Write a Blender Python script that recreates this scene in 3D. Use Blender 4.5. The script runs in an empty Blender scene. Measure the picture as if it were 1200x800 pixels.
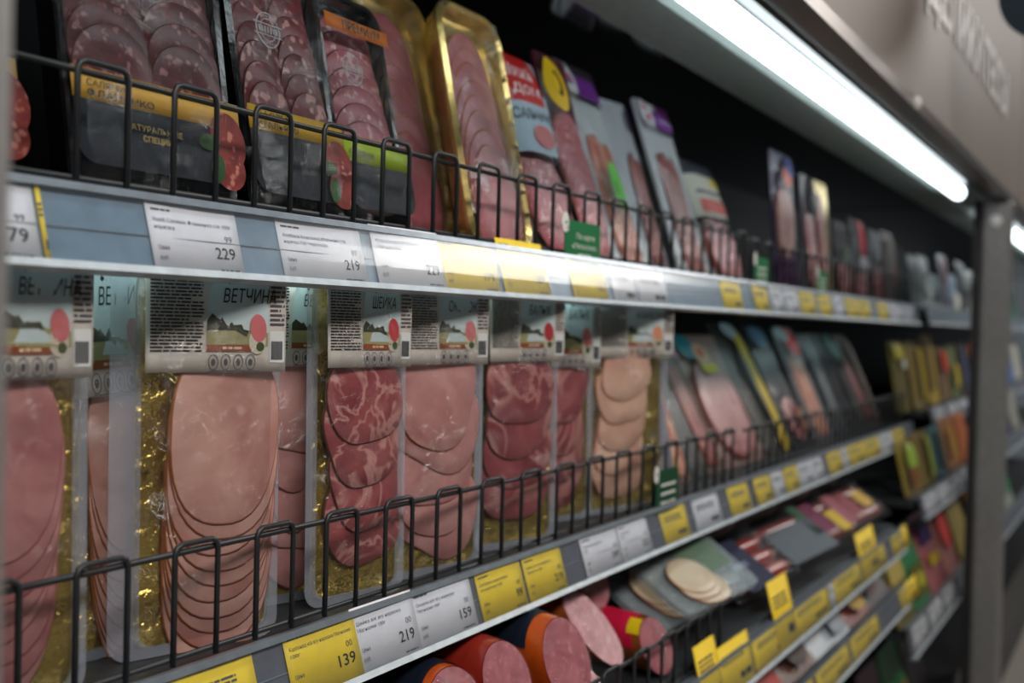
import bpy, bmesh, math, random
from mathutils import Vector, Matrix, Euler
random.seed(7)
R_ = math.radians
SC = bpy.context.scene
COL = SC.collection

# ------------------------------------------------------------------ camera
cam_d = bpy.data.cameras.new('camera')
cam = bpy.data.objects.new('camera', cam_d); COL.objects.link(cam)
cam_d.sensor_width = 36.0; cam_d.lens = 40.5
cam.matrix_world = Matrix(((0.4856, 0.0013, -0.8742, 0), (-0.8738, 0.0282, -0.4854, 0), (0.0240, 0.9996, 0.0148, 0), (0, 0, 0, 1)))
cam_d.clip_start = 0.02; cam_d.clip_end = 60
cam_d.dof.use_dof = True; cam_d.dof.focus_distance = 0.90; cam_d.dof.aperture_fstop = 4.4
SC.camera = cam

# ------------------------------------------------------------------ world, store lights, exposure
w = bpy.data.worlds.new('world'); SC.world = w; w.use_nodes = True
w.node_tree.nodes['Background'].inputs[0].default_value = (0.75, 0.85, 0.92, 1)
w.node_tree.nodes['Background'].inputs[1].default_value = 0.09
def area(name, loc, rot, sx, sy, power, col):
    l = bpy.data.lights.new(name, 'AREA'); l.shape = 'RECTANGLE'; l.size = sx; l.size_y = sy; l.energy = power; l.color = col
    o = bpy.data.objects.new(name, l); COL.objects.link(o); o.location = loc; o.rotation_euler = rot
    return o
area('aisle_ceiling_light', (-0.2, -1.3, 1.90), (R_(14), 0, 0), 3.4, 0.9, 110, (1.0, 0.95, 0.90))
area('aisle_ceiling_light', (6.3, -1.3, 1.90), (R_(14), 0, 0), 3.4, 0.9, 105, (1.0, 0.95, 0.90))
SC.view_settings.view_transform = 'Standard'; SC.view_settings.look = 'None'
SC.view_settings.exposure = 0.18; SC.view_settings.gamma = 1.0; SC.view_settings.use_curve_mapping = False

# ------------------------------------------------------------------ materials
MATS = {}
def srgb(r, g, b):
    f = lambda c: (c/12.92 if c <= 0.04045 else ((c+0.055)/1.055)**2.4)
    return (f(r/255), f(g/255), f(b/255), 1)
def new_mat(name):
    m = bpy.data.materials.new(name); m.use_nodes = True
    nt = m.node_tree; nt.nodes.clear()
    out = nt.nodes.new('ShaderNodeOutputMaterial')
    return m, nt, out
def N(nt, kind, **kw):
    n = nt.nodes.new('ShaderNode'+kind)
    for k, v in kw.items():
        if k.startswith('_'): setattr(n, k[1:], v)
        else: n.inputs[k].default_value = v
    return n
def coords(nt, scale=1.0, rnd=True):
    tc = N(nt, 'TexCoord'); mp = N(nt, 'Mapping')
    mp.inputs['Scale'].default_value = (scale,)*3
    nt.links.new(tc.outputs['Object'], mp.inputs['Vector'])
    if rnd:
        oi = N(nt, 'ObjectInfo'); mu = N(nt, 'Math', _operation='MULTIPLY'); mu.inputs[1].default_value = 37.0
        nt.links.new(oi.outputs['Random'], mu.inputs[0]); nt.links.new(mu.outputs[0], mp.inputs['Location'])
    return mp.outputs['Vector']
def ramp(nt, fac, stops):
    r = N(nt, 'ValToRGB'); e = r.color_ramp.elements
    while len(e) < len(stops): e.new(0.5)
    for el, (p, c) in zip(e, stops): el.position = p; el.color = c
    nt.links.new(fac, r.inputs[0]); return r.outputs[0]
def mul(c, k): return (min(1, c[0]*k), min(1, c[1]*k), min(1, c[2]*k), 1)
def mat(key, col, rough=0.5, metal=0.0, var=0.12, scale=60, bump=0.0, bscale=200, bdist=0.002, coat=0.0, spec=0.5, emit=None, es=0):
    """plain surface: colour with fine procedural mottling and optional fine relief"""
    if key in MATS: return MATS[key]
    m, nt, out = new_mat(key)
    p = N(nt, 'BsdfPrincipled', Roughness=rough, Metallic=metal)
    p.inputs['Specular IOR Level'].default_value = spec; p.inputs['Coat Weight'].default_value = coat; p.inputs['Coat Roughness'].default_value = 0.08
    v = coords(nt, 1.0)
    n = N(nt, 'TexNoise', Scale=scale, Detail=3.0); nt.links.new(v, n.inputs['Vector'])
    nt.links.new(ramp(nt, n.outputs['Fac'], [(0.3, mul(col, 1-var)), (0.7, mul(col, 1+var))]), p.inputs['Base Color'])
    if bump:
        b = N(nt, 'Bump', Strength=bump, Distance=bdist); n2 = N(nt, 'TexNoise', Scale=bscale, Detail=4.0)
        nt.links.new(v, n2.inputs['Vector']); nt.links.new(n2.outputs['Fac'], b.inputs['Height']); nt.links.new(b.outputs[0], p.inputs['Normal'])
    if emit: p.inputs['Emission Color'].default_value = emit; p.inputs['Emission Strength'].default_value = es
    nt.links.new(p.outputs[0], out.inputs[0]); MATS[key] = m; return m
def film(key, tint=(1, 1, 1, 1), haze=0.03, hazecol=(0.7, 0.75, 0.8, 1), gloss=0.12, rough=0.09, bump=0.35, bscale=45, fres=0.35, crinkle=0.0, cscale=150):
    """clear or milky plastic: transparent, with a glossy skin and fine creases"""
    if key in MATS: return MATS[key]
    m, nt, out = new_mat(key)
    tr = N(nt, 'BsdfTransparent', Color=tint); df = N(nt, 'BsdfDiffuse', Color=hazecol); gl = N(nt, 'BsdfGlossy', Color=(1, 1, 1, 1), Roughness=rough)
    v = coords(nt, 1.0)
    n = N(nt, 'TexNoise', Scale=bscale, Detail=5.0, Roughness=0.62, Distortion=1.2); nt.links.new(v, n.inputs['Vector'])
    b = N(nt, 'Bump', Strength=bump, Distance=0.006); nt.links.new(n.outputs['Fac'], b.inputs['Height'])
    mask = None
    if crinkle:                                   # loose film: patches of fine sharp creases
        nm = N(nt, 'TexNoise', Scale=22.0, Detail=2.0); nt.links.new(v, nm.inputs['Vector'])
        mask = ramp(nt, nm.outputs['Fac'], [(0.55, (0, 0, 0, 1)), (0.66, (1, 1, 1, 1))])
        nf = N(nt, 'TexNoise', Scale=cscale, Detail=3.0, Distortion=2.0); nt.links.new(v, nf.inputs['Vector'])
        mf = N(nt, 'Math', _operation='MULTIPLY'); nt.links.new(mask, mf.inputs[0]); nt.links.new(nf.outputs['Fac'], mf.inputs[1])
        b2 = N(nt, 'Bump', Strength=0.9, Distance=0.003); nt.links.new(mf.outputs[0], b2.inputs['Height']); nt.links.new(b.outputs[0], b2.inputs['Normal']); b = b2
    nt.links.new(b.outputs[0], gl.inputs['Normal'])
    lw = N(nt, 'LayerWeight', Blend=0.25); nt.links.new(b.outputs[0], lw.inputs['Normal'])
    ma = N(nt, 'Math', _operation='MULTIPLY_ADD'); nt.links.new(lw.outputs['Fresnel'], ma.inputs[0]); ma.inputs[1].default_value = fres; ma.inputs[2].default_value = gloss*0.1; ma.use_clamp = True
    if mask is not None:
        mk_ = N(nt, 'Math', _operation='MULTIPLY_ADD', ); nt.links.new(mask, mk_.inputs[0]); mk_.inputs[1].default_value = crinkle; nt.links.new(ma.outputs[0], mk_.inputs[2]); mk_.use_clamp = True; ma = mk_
    m1 = N(nt, 'MixShader', Fac=haze); nt.links.new(tr.outputs[0], m1.inputs[1]); nt.links.new(df.outputs[0], m1.inputs[2])
    m2 = N(nt, 'MixShader'); nt.links.new(ma.outputs[0], m2.inputs[0]); nt.links.new(m1.outputs[0], m2.inputs[1]); nt.links.new(gl.outputs[0], m2.inputs[2])
    nt.links.new(m2.outputs[0], out.inputs[0]); MATS[key] = m; return m
def meat(key, lean, dark, fat, fatlo=0.56, fathi=0.64, scale=28, grain=160, rough=0.38, vein=0.0, stretch=(1, 1, 1)):
    """cut meat: lean colour mottled towards dark, fat flecks or veins, moist skin"""
    if key in MATS: return MATS[key]
    m, nt, out = new_mat(key)
    p = N(nt, 'BsdfPrincipled', Roughness=rough); p.inputs['Specular IOR Level'].default_value = 0.5
    p.inputs['Subsurface Weight'].default_value = 0.0
    v = coords(nt, 1.0)
    mp = N(nt, 'Mapping'); mp.inputs['Scale'].default_value = stretch; nt.links.new(v, mp.inputs['Vector']); v = mp.outputs[0]
    n1 = N(nt, 'TexNoise', Scale=scale, Detail=4.0, Distortion=0.6); nt.links.new(v, n1.inputs['Vector'])
    base = ramp(nt, n1.outputs['Fac'], [(0.32, dark), (0.66, lean)])
    if vein:
        n2 = N(nt, 'TexNoise', Scale=vein, Detail=3.0, Roughness=0.55, Distortion=1.6); nt.links.new(v, n2.inputs['Vector'])
        s = N(nt, 'Math', _operation='SUBTRACT'); s.inputs[1].default_value = 0.5; nt.links.new(n2.outputs['Fac'], s.inputs[0])
        a = N(nt, 'Math', _operation='ABSOLUTE'); nt.links.new(s.outputs[0], a.inputs[0])
        fac = ramp(nt, a.outputs[0], [(fatlo, (1, 1, 1, 1)), (fathi, (0, 0, 0, 1))])
    else:
        n2 = N(nt, 'TexVoronoi', Scale=grain); n3 = N(nt, 'TexNoise', Scale=grain*0.5, Detail=2.0)
        nt.links.new(v, n2.inputs['Vector']); nt.links.new(v, n3.inputs['Vector'])
        a = N(nt, 'Math', _operation='MULTIPLY_ADD'); nt.links.new(n3.outputs['Fac'], a.inputs[0]); a.inputs[1].default_value = 0.9
        s2 = N(nt, 'Math', _operation='MULTIPLY'); s2.inputs[1].default_value = -0.3; nt.links.new(n2.outputs['Distance'], s2.inputs[0]); nt.links.new(s2.outputs[0], a.inputs[2])
        fac = ramp(nt, a.outputs[0], [(fatlo, (0, 0, 0, 1)), (fathi, (1, 1, 1, 1))])
    mx = N(nt, 'MixRGB'); mx.inputs['Color2'].default_value = fat
    nt.links.new(fac, mx.inputs['Fac']); nt.links.new(base, mx.inputs['Color1'])
    nt.links.new(mx.outputs[0], p.inputs['Base Color'])
    b = N(nt, 'Bump', Strength=0.25, Distance=0.002); n4 = N(nt, 'TexNoise', Scale=90, Detail=3.0); nt.links.new(v, n4.inputs['Vector'])
    nt.links.new(n4.outputs['Fac'], b.inputs['Height']); nt.links.new(b.outputs[0], p.inputs['Normal'])
    nt.links.new(p.outputs[0], out.inputs[0]); MATS[key] = m; return m

def paint(r, g, b, rough=0.45):          # printed colour, cached by value
    return mat('print_%d_%d_%d' % (r, g, b), srgb(r, g, b), rough, var=0.05, scale=40, spec=0.25)
WIRE = mat('wire_enamel', srgb(38, 40, 42), 0.38)
STEEL = mat('rail_steel', srgb(150, 160, 170), 0.3, 0.6, bump=0.03)
RAILGREY = mat('rail_plastic_grey', srgb(98, 98, 108), 0.35)
RAILBLUE = mat('rail_plastic_blue_grey', srgb(120, 140, 158), 0.3)
DARKMETAL = mat('dark_metal', srgb(44, 44, 46), 0.4, 0.3)
BOARD = mat('shelf_enamel', srgb(40, 43, 46), 0.45)
PAPER = mat('tag_paper_white', srgb(236, 231, 236), 0.7, var=0.04)
YELLOW = mat('tag_paper_yellow', srgb(250, 212, 34), 0.65, var=0.05)
INK = mat('ink_black', srgb(22, 22, 26), 0.6)
INKGREY = mat('ink_grey', srgb(76, 74, 80), 0.6)
GOLD = mat('gold_board', (0.52, 0.38, 0.10, 1), 0.2, 0.75, var=0.25, scale=25, bump=1.0, bscale=48, bdist=0.012)
GOLDRIM = mat('gold_rim', (0.72, 0.54, 0.2, 1), 0.24, 0.8, var=0.15, bump=0.2, bscale=60)
FILM = film('clear_film', haze=0.015, fres=0.16, bump=0.6)
FILMTIGHT = film('clear_film_tight', gloss=0.3, haze=0.01, rough=0.035, bump=0.9, bscale=46, fres=0.28, crinkle=0.10, cscale=85)
FILMSAL = film('clear_film_salami', gloss=0.2, haze=0.004, rough=0.03, bump=0.9, bscale=75, fres=0.13, crinkle=0.13, cscale=95)
FILMGOLD = film('clear_film_gold_tray', gloss=0.2, haze=0.004, rough=0.04, bump=0.8, bscale=50, fres=0.3, crinkle=0.26, cscale=95)
FILMCARD = film('clear_film_card', gloss=0.1, haze=0.004, rough=0.05, bump=0.6, bscale=50, fres=0.05, crinkle=0.09, cscale=80)
COVER = film('clear_cover', tint=(0.95, 0.97, 0.98, 1), haze=0.02, gloss=0.2, rough=0.2, bump=0.03, bscale=12, fres=0.11)
EDGE = film('milky_film_edge', haze=0.26, hazecol=(0.48, 0.52, 0.6, 1), gloss=0.15, rough=0.2, bump=0.25, bscale=20)
TRAYBLACK = mat('black_tray', srgb(14, 14, 16), 0.16, bump=0.35, bscale=70)
HAM = meat('ham_pale', srgb(204, 160, 148), srgb(168, 112, 104), srgb(220, 182, 172), 0.50, 0.62, scale=18, grain=60)
HAMPINK = meat('ham_pink', srgb(194, 140, 138), srgb(160, 98, 100), srgb(210, 168, 164), 0.52, 0.66, scale=22, grain=50)
NECK = meat('neck_marbled', srgb(168, 90, 92), srgb(128, 54, 62), srgb(196, 142, 136), 0.004, 0.05, scale=30, vein=17)
LEG = meat('leg_pale', srgb(208, 156, 152), srgb(176, 116, 114), srgb(220, 182, 176), 0.52, 0.66, scale=22, grain=40)
TRAYHAM = meat('tray_ham', srgb(188, 108, 114), srgb(152, 74, 84), srgb(206, 140, 142), 0.52, 0.66, scale=26, grain=60)
LOAF = meat('loaf_cream', srgb(206, 192, 166), srgb(190, 170, 140), srgb(216, 206, 186), 0.5, 0.66, scale=24, grain=40)
LOIN = meat('loin_dark', srgb(158, 84, 88), srgb(124, 56, 64), srgb(184, 128, 122), 0.002, 0.05, scale=24, vein=9)
CARB = meat('carbonade_pale', srgb(226, 188, 166), srgb(208, 160, 140), srgb(232, 204, 188), 0.5, 0.66, scale=24, grain=40)
SALAMI = meat('salami_dark', srgb(112, 32, 38), srgb(76, 16, 24), srgb(168, 110, 110), 0.36, 0.46, scale=60, grain=200)
SALAMI2 = meat('salami_coarse', srgb(132, 32, 38), srgb(92, 18, 24), srgb(206, 150, 142), 0.36, 0.44, scale=60, grain=130)
SALAMI3 = meat('salami_rosy', srgb(186, 96, 104), srgb(160, 66, 76), srgb(222, 168, 166), 0.36, 0.46, scale=50, grain=170)
BOIL = meat('boiled_sausage_cut', srgb(182, 112, 118), srgb(156, 86, 96), srgb(196, 134, 138), 0.40, 0.5, scale=60, grain=240)
RIM = mat('ham_rind', srgb(168, 96, 44), 0.5, var=0.3, scale=80)
RIMDARK = mat('neck_rind', srgb(92, 44, 28), 0.5, var=0.35, scale=80)
RIMPINK = mat('slice_edge', srgb(168, 98, 88), 0.5, var=0.2)
RIMSAL = mat('salami_edge', srgb(96, 44, 38), 0.5, var=0.3)

def rind(key, brown, pink, x0=-0.024, x1=-0.012):
    """edge of a ham slice: smoked rind on its left side, bare meat elsewhere"""
    m, nt, out = new_mat(key); p = N(nt, 'BsdfPrincipled', Roughness=0.45)
    tc = N(nt, 'TexCoord'); sx = N(nt, 'SeparateXYZ'); nt.links.new(tc.outputs['Object'], sx.inputs[0])
    mr = N(nt, 'MapRange'); mr.inputs['From Min'].default_value = x0; mr.inputs['From Max'].default_value = x1; nt.links.new(sx.outputs[0], mr.inputs[0])
    n = N(nt, 'TexNoise', Scale=90.0); nt.links.new(tc.outputs['Object'], n.inputs['Vector'])
    ad = N(nt, 'Math', _operation='MULTIPLY_ADD'); ad.inputs[1].default_value = 0.6; nt.links.new(n.outputs['Fac'], ad.inputs[0])
    sb = N(nt, 'Math', _operation='SUBTRACT'); sb.inputs[1].default_value = 0.3; nt.links.new(mr.outputs[0], sb.inputs[0]); nt.links.new(sb.outputs[0], ad.inputs[2])
    nt.links.new(ramp(nt, ad.outputs[0], [(0.2, brown), (0.8, pink)]), p.inputs['Base Color'])
    nt.links.new(p.outputs[0], out.inputs[0]); return m
HAMEDGE = rind('ham_edge_rind', srgb(160, 92, 40), srgb(176, 116, 100))
LEGEDGE = rind('leg_edge_rind', srgb(150, 78, 30), srgb(172, 104, 84), -0.02, 0.0)

# ------------------------------------------------------------------ mesh helpers
def link(o, parent=None):
    COL.objects.link(o)
    if parent is not None: o.parent = parent
    return o
def mk(name, verts, faces, mats, parent=None, idx=None, smooth=False):
    me = bpy.data.meshes.new(name); me.from_pydata([tuple(v) for v in verts], [], faces)
    for m in (mats if isinstance(mats, (list, tuple)) else [mats]): me.materials.append(m)
    if idx: me.polygons.foreach_set('material_index', idx)
    if smooth: me.polygons.foreach_set('use_smooth', [True]*len(me.polygons))
    me.update()
    return link(bpy.data.objects.new(name, me), parent)
def tag(o, label, cat, group=None, kind=None):
    o['label'] = label; o['category'] = cat
    if group: o['group'] = group
    if kind: o['kind'] = kind
    return o
def struct(o): o['kind'] = 'structure'; return o
def thing(name, loc, label, cat, group=None, rot=(0, 0, 0)):
    o = bpy.data.objects.new(name, None); o.empty_display_size = 0.02; COL.objects.link(o); o.location = loc; o.rotation_euler = rot
    return tag(o, label, cat, group)
def box_vf(x0, x1, y0, y1, z0, z1):
    v = [(x0,y0,z0),(x1,y0,z0),(x1,y1,z0),(x0,y1,z0),(x0,y0,z1),(x1,y0,z1),(x1,y1,z1),(x0,y1,z1)]
    f = [(0,3,2,1),(4,5,6,7),(0,1,5,4),(1,2,6,5),(2,3,7,6),(3,0,4,7)]
    return v, f
def box(name, x0, x1, y0, y1, z0, z1, m, parent=None, bev=0.0):
    v, f = box_vf(x0, x1, y0, y1, z0, z1)
    o = mk(name, v, f, m, parent)
    if bev:
        b = o.modifiers.new('bevel', 'BEVEL'); b.width = bev; b.segments = 2
    return o
def extr(name, prof, x0, x1, m, parent=None, smooth=False):
    """closed (y,z) profile extruded along x"""
    n = len(prof); v = [(x0, y, z) for y, z in prof] + [(x1, y, z) for y, z in prof]
    f = [(i, (i+1) % n, n+(i+1) % n, n+i) for i in range(n)] + [tuple(range(n))[::-1], tuple(range(n, 2*n))]
    return mk(name, v, f, m, parent)
def tube_vf(path, r, seg=8, closed=False):
    P = [Vector(p) for p in path]; n = len(P); V = []; Fc = []
    up = None
    for i, p in enumerate(P):
        a = P[max(i-1, 0)]; b = P[min(i+1, n-1)]; t = (b-a).normalized()
        if up is None:
            up = t.orthogonal().normalized()
        up = (up - t*up.dot(t)).normalized(); s = t.cross(up)
        rr = r[i] if isinstance(r, (list, tuple)) else r
        for k in range(seg):
            q = 2*math.pi*k/seg; V.append(p + (up*math.cos(q) + s*math.sin(q))*rr)
    for i in range(n-1):
        for k in range(seg):
            Fc.append((i*seg+k, i*seg+(k+1) % seg, (i+1)*seg+(k+1) % seg, (i+1)*seg+k))
    Fc.append(tuple(range(seg))[::-1]); Fc.append(tuple(range((n-1)*seg, n*seg)))
    return V, Fc
def tube(name, path, r, m, parent=None, seg=8):
    v, f = tube_vf(path, r, seg); return mk(name, v, f, m, parent, smooth=True)
# sheets drawn in (x,z), front is -y; surf(x,z) gives y of the surface they lie on
FLAT = lambda x, z: 0.0
def sheet(name, x0, x1, z0, z1, m, parent, surf=FLAT, off=0.0, nx=1, nz=1, thick=0.0):
    v = []; f = []
    for j in range(nz+1):
        for i in range(nx+1):
            x = x0+(x1-x0)*i/nx; z = z0+(z1-z0)*j/nz; v.append((x, surf(x, z)-off, z))
    for j in range(nz):
        for i in range(nx):
            a = j*(nx+1)+i; f.append((a, a+1, a+nx+2, a+nx+1))
    if thick:
        n = len(v); v += [(x, y+thick, z) for x, y, z in v]; f += [tuple(q+n for q in fc)[::-1] for fc in f]
        W = nx+1; H = nz+1
        loop = [i for i in range(W)] + [j*W+nx for j in range(1, H)] + [nz*W+i for i in range(nx-1, -1, -1)] + [j*W for j in range(nz-1, 0, -1)]
        for a, b in zip(loop, loop[1:]+loop[:1]): f.append((a, a+n, b+n, b))
    return mk(name, v, f, m, parent, smooth=(nx*nz > 6))
def poly(name, pts, m, parent, surf=FLAT, off=0.0):
    """fan polygon from (x,z) outline"""
    cx = sum(p[0] for p in pts)/len(pts); cz = sum(p[1] for p in pts)/len(pts)
    v = [(cx, surf(cx, cz)-off, cz)] + [(x, surf(x, z)-off, z) for x, z in pts]; n = len(pts)
    return mk(name, v, [(0, 1+i, 1+(i+1) % n) for i in range(n)], m, parent)
def ellipse(cx, cz, rx, rz, n=24, rot=0.0):
    c, s = math.cos(rot), math.sin(rot)
    return [(cx+rx*math.cos(q)*c-rz*math.sin(q)*s, cz+rx*math.cos(q)*s+rz*math.sin(q)*c) for q in (2*math.pi*i/n for i in range(n))]
def poly2(name, cx, cz, rx, rz, m, parent, surf, off, n=24):
    """filled ellipse in rings, so that it follows a curved surface"""
    v = [(cx, surf(cx, cz)-off, cz)]; f = []
    for k in (0.35, 0.7, 1.0): v += [(x, surf(x, z)-off, z) for x, z in ellipse(cx, cz, rx*k, rz*k, n)]
    for i in range(n):
        j = (i+1) % n; f.append((0, 1+i, 1+j))
        for q in (0, 1): f.append((1+q*n+i, 1+(q+1)*n+i, 1+(q+1)*n+j, 1+q*n+j))
    return mk(name, v, f, m, parent, smooth=True)
def ringpoly(name, cx, cz, rx, rz, wd, m, parent, surf=FLAT, off=0.0, n=24):
    a = ellipse(cx, cz, rx, rz, n); b = ellipse(cx, cz, rx-wd, rz-wd, n)
    v = [(x, surf(x, z)-off, z) for x, z in a+b]
    return mk(name, v, [(i, (i+1) % n, n+(i+1) % n, n+i) for i in range(n)], m, parent)
def bars(name, rects, m, parent, surf=FLAT, off=0.0, kind='stuff'):
    v = []; f = []
    for x0, x1, z0, z1 in rects:
        k = len(v); v += [(x, surf(x, z)-off, z) for x, z in ((x0, z0), (x1, z0), (x1, z1), (x0, z1))]; f.append((k, k+1, k+2, k+3))
    o = mk(name, v, f, m, parent); o['kind'] = kind; return o
def fineprint(name, x0, x1, z1, lines, pitch, m, parent, surf=FLAT, off=0.0, rnd=None, h=0.55, slope=0.0):
    r = rnd or random; rects = []
    for i in range(lines):
        z = z1 - pitch*(i+1); x = x0; end = x1 - (r.random()*0.35*(x1-x0) if i % 6 == 5 else r.random()*0.04*(x1-x0))
        while x < end:
            wl = pitch*(0.8+r.random()*3.2); e = min(end, x+wl); rects.append((x, e, z, z+pitch*h)); x = e+pitch*0.35
    return bars(name, rects, m, parent, surf, off)
_txt = {}
def text(name, body, height, m, parent, x, z, surf=FLAT, off=0.0, width=None, align='LEFT', shear=0.0, bold=0.0, tilt=0.0):
    """flat lettering: body set with its capital height = height, lower left at (x,z) on surf"""
    if (body, bold) not in _txt:
        c = bpy.data.curves.new('lettering', 'FONT'); c.body = body; c.size = 1.0; c.resolution_u = 2; c.offset = bold
        o = bpy.data.objects.new('lettering_tmp', c); COL.objects.link(o)
        bpy.context.view_layer.update()
        me = bpy.data.meshes.new_from_object(o.evaluated_get(bpy.context.evaluated_depsgraph_get()))
        bpy.data.objects.remove(o); bpy.data.curves.remove(c)
        _txt[(body, bold)] = ([tuple(v.co) for v in me.vertices], [tuple(p.vertices) for p in me.polygons]); bpy.data.meshes.remove(me)
    V, Fc = _txt[(body, bold)]
    s = height/0.72; xs = [p[0] for p in V]; x_min, x_max = min(xs), max(xs)
    sx = s if width is None else width/(x_max-x_min)
    wd = (x_max-x_min)*sx
    ox = x if align == 'LEFT' else (x-wd if align == 'RIGHT' else x-wd/2)
    v = []
    for p in V:
        px = (p[0]-x_min)*sx + p[1]*s*shear; pz = p[1]*s + px*tilt
        v.append((ox+px, surf(ox+px, z+pz)-off, z+pz))
    return mk(name, v, Fc, m, parent)

# ------------------------------------------------------------------ room: floor, ceiling, store wall behind the camera, cabinet back
struct(box('floor', -4, 12, -5, 1.4, -1.50, -1.45, mat('floor_tile', srgb(150, 145, 138), 0.3)))
struct(box('ceiling', -4, 12, -5, 1.4, 1.95, 2.0, mat('ceiling_dark', srgb(58, 56, 54), 0.8)))
struct(box('wall_back', -1.2, 10, 1.05, 1.12, -1.45, 1.95, mat('cabinet_back', srgb(10, 10, 12), 0.5, spec=0.15)))
struct(box('wall_front', -4, 12, -5.06, -5, -1.45, 1.95, mat('wall_store', srgb(96, 92, 88), 0.8)))

# ------------------------------------------------------------------ canopy of the cabinet
FAS = mat('fascia_taupe', srgb(134, 122, 113), 0.5, var=0.03, scale=8)
SOFFIT = mat('soffit_black', srgb(16, 20, 20), 0.12, coat=0.3)
def canopy(x0, x1, label, lettered):
    t = thing('cabinet_canopy', (x0, 0.36, 0.37), label, 'canopy', 'cabinet canopies')
    def E(name, prof, m, a=x0, b=x1):
        return extr(name, [(y-0.36, z-0.37) for y, z in prof], a-x0, b-x0, m, t)
    E('fascia', [(0.360, 0.392), (0.360, 1.10), (0.385, 1.10), (0.385, 0.392)], FAS)
    E('edge_trim', [(0.352, 0.372), (0.352, 0.392), (0.386, 0.392), (0.386, 0.372)], mat('trim_bronze', srgb(92, 80, 72), 0.3, 0.5))
    E('edge_trim', [(0.388, 0.380), (0.388, 0.400), (0.402, 0.400), (0.402, 0.380)], mat('trim_dark', srgb(54, 50, 48), 0.3, 0.5))
    E('soffit', [(0.386, 0.402), (0.386, 0.412), (1.05, 0.412), (1.05, 0.402)], SOFFIT)
    E('reflector', [(0.512, 0.396), (0.512, 0.403), (0.640, 0.403), (0.640, 0.412), (0.652, 0.412), (0.622, 0.392), (0.520, 0.386)], mat('reflector_grey', srgb(124, 138, 134), 0.5))
    E('light_bracket', [(0.430, 0.396), (0.430, 0.402), (0.500, 0.402), (0.500, 0.396)], mat('bracket_dark', srgb(40, 46, 46), 0.3))
    return t
cp = canopy(-0.9, 3.78, 'long taupe cabinet canopy with raised lettering above the near shelves', True)
canopy(3.80, 9.0, 'far cabinet canopy continuing behind the grey post', False)
text('lettering', 'ДЕЛИКАТЕСЫ', 0.105, mat('letter_pale', srgb(250, 246, 240), 0.5), cp, 2.09+0.9, 0.585-0.37, off=0.004, width=1.24, bold=0.03)
o = mk('trim_highlight', *tube_vf([(0, 0, 0), (0, -0.006, 0), (0, -0.010, 0)], [0.011, 0.011, 0.006], 16), mat('cap_and_highlight_white', srgb(240, 238, 235), 0.3), cp)  # small white disc modelled in place of a bright highlight on the trim
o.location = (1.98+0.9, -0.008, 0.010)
# light tubes
def lamp(x0, x1, label):
    t = thing('fluorescent_lamp', (x0, 0.462, 0.379), label, 'lamp', 'cabinet light tubes')
    e = mat('tube_glow', (0.9, 0.97, 1, 1), 0.4, emit=(0.86, 0.96, 1.0, 1), es=4.6)
    L = x1-x0
    tube('tube', [(0.02, 0, 0), (L-0.02, 0, 0)], 0.0185, e, t, 16)
    for a, b in ((0, 0.022), (L-0.022, L)): tube('end_cap', [(a, 0, 0), (b, 0, 0)], 0.0192, mat('lamp_cap', srgb(190, 195, 198), 0.4), t, 16)
    box('batten', 0, L, -0.012, 0.012, 0.015, 0.0165, mat('lamp_batten', srgb(60, 66, 68), 0.4), t)
lamp(-0.6, 3.28, 'long glowing white tube above the salami shelf')
lamp(3.95, 7.5, 'short visible piece of glowing tube right of the post')
# posts
def post(x0, x1, y0, y1, z1, label):
    t = thing('cabinet_post', ((x0+x1)/2, (y0+y1)/2, -1.45), label, 'post', 'cabinet posts')
    hx, hy = (x1-x0)/2, (y1-y0)/2
    box('upright', -hx, hx, -hy, hy, 0, z1+1.45, mat('post_grey', srgb(138, 136, 135), 0.4, 0.2), t, 0.012)
    box('dark_gasket', -hx+0.004, hx, hy, hy+0.02, 0, z1+1.45, mat('gasket', srgb(34, 33, 34), 0.6), t)
    return t
pr = post(3.40, 3.46, 0.342, 0.420, 0.372, 'grey metal post at the right between the two cabinets')
o = mk('bolt_cap', *tube_vf([(0, 0, 0), (-0.006, 0, 0), (-0.010, 0, 0)], [0.016, 0.016, 0.008], 14), mat('cap_and_highlight_white', srgb(240, 238, 235), 0.3), pr); o.location = (-0.03, 0.0, 1.45+0.315)
post(0.15, 0.2665, 0.342, 0.420, 0.372, 'brown grey post cut off by the left edge of the picture')

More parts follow.
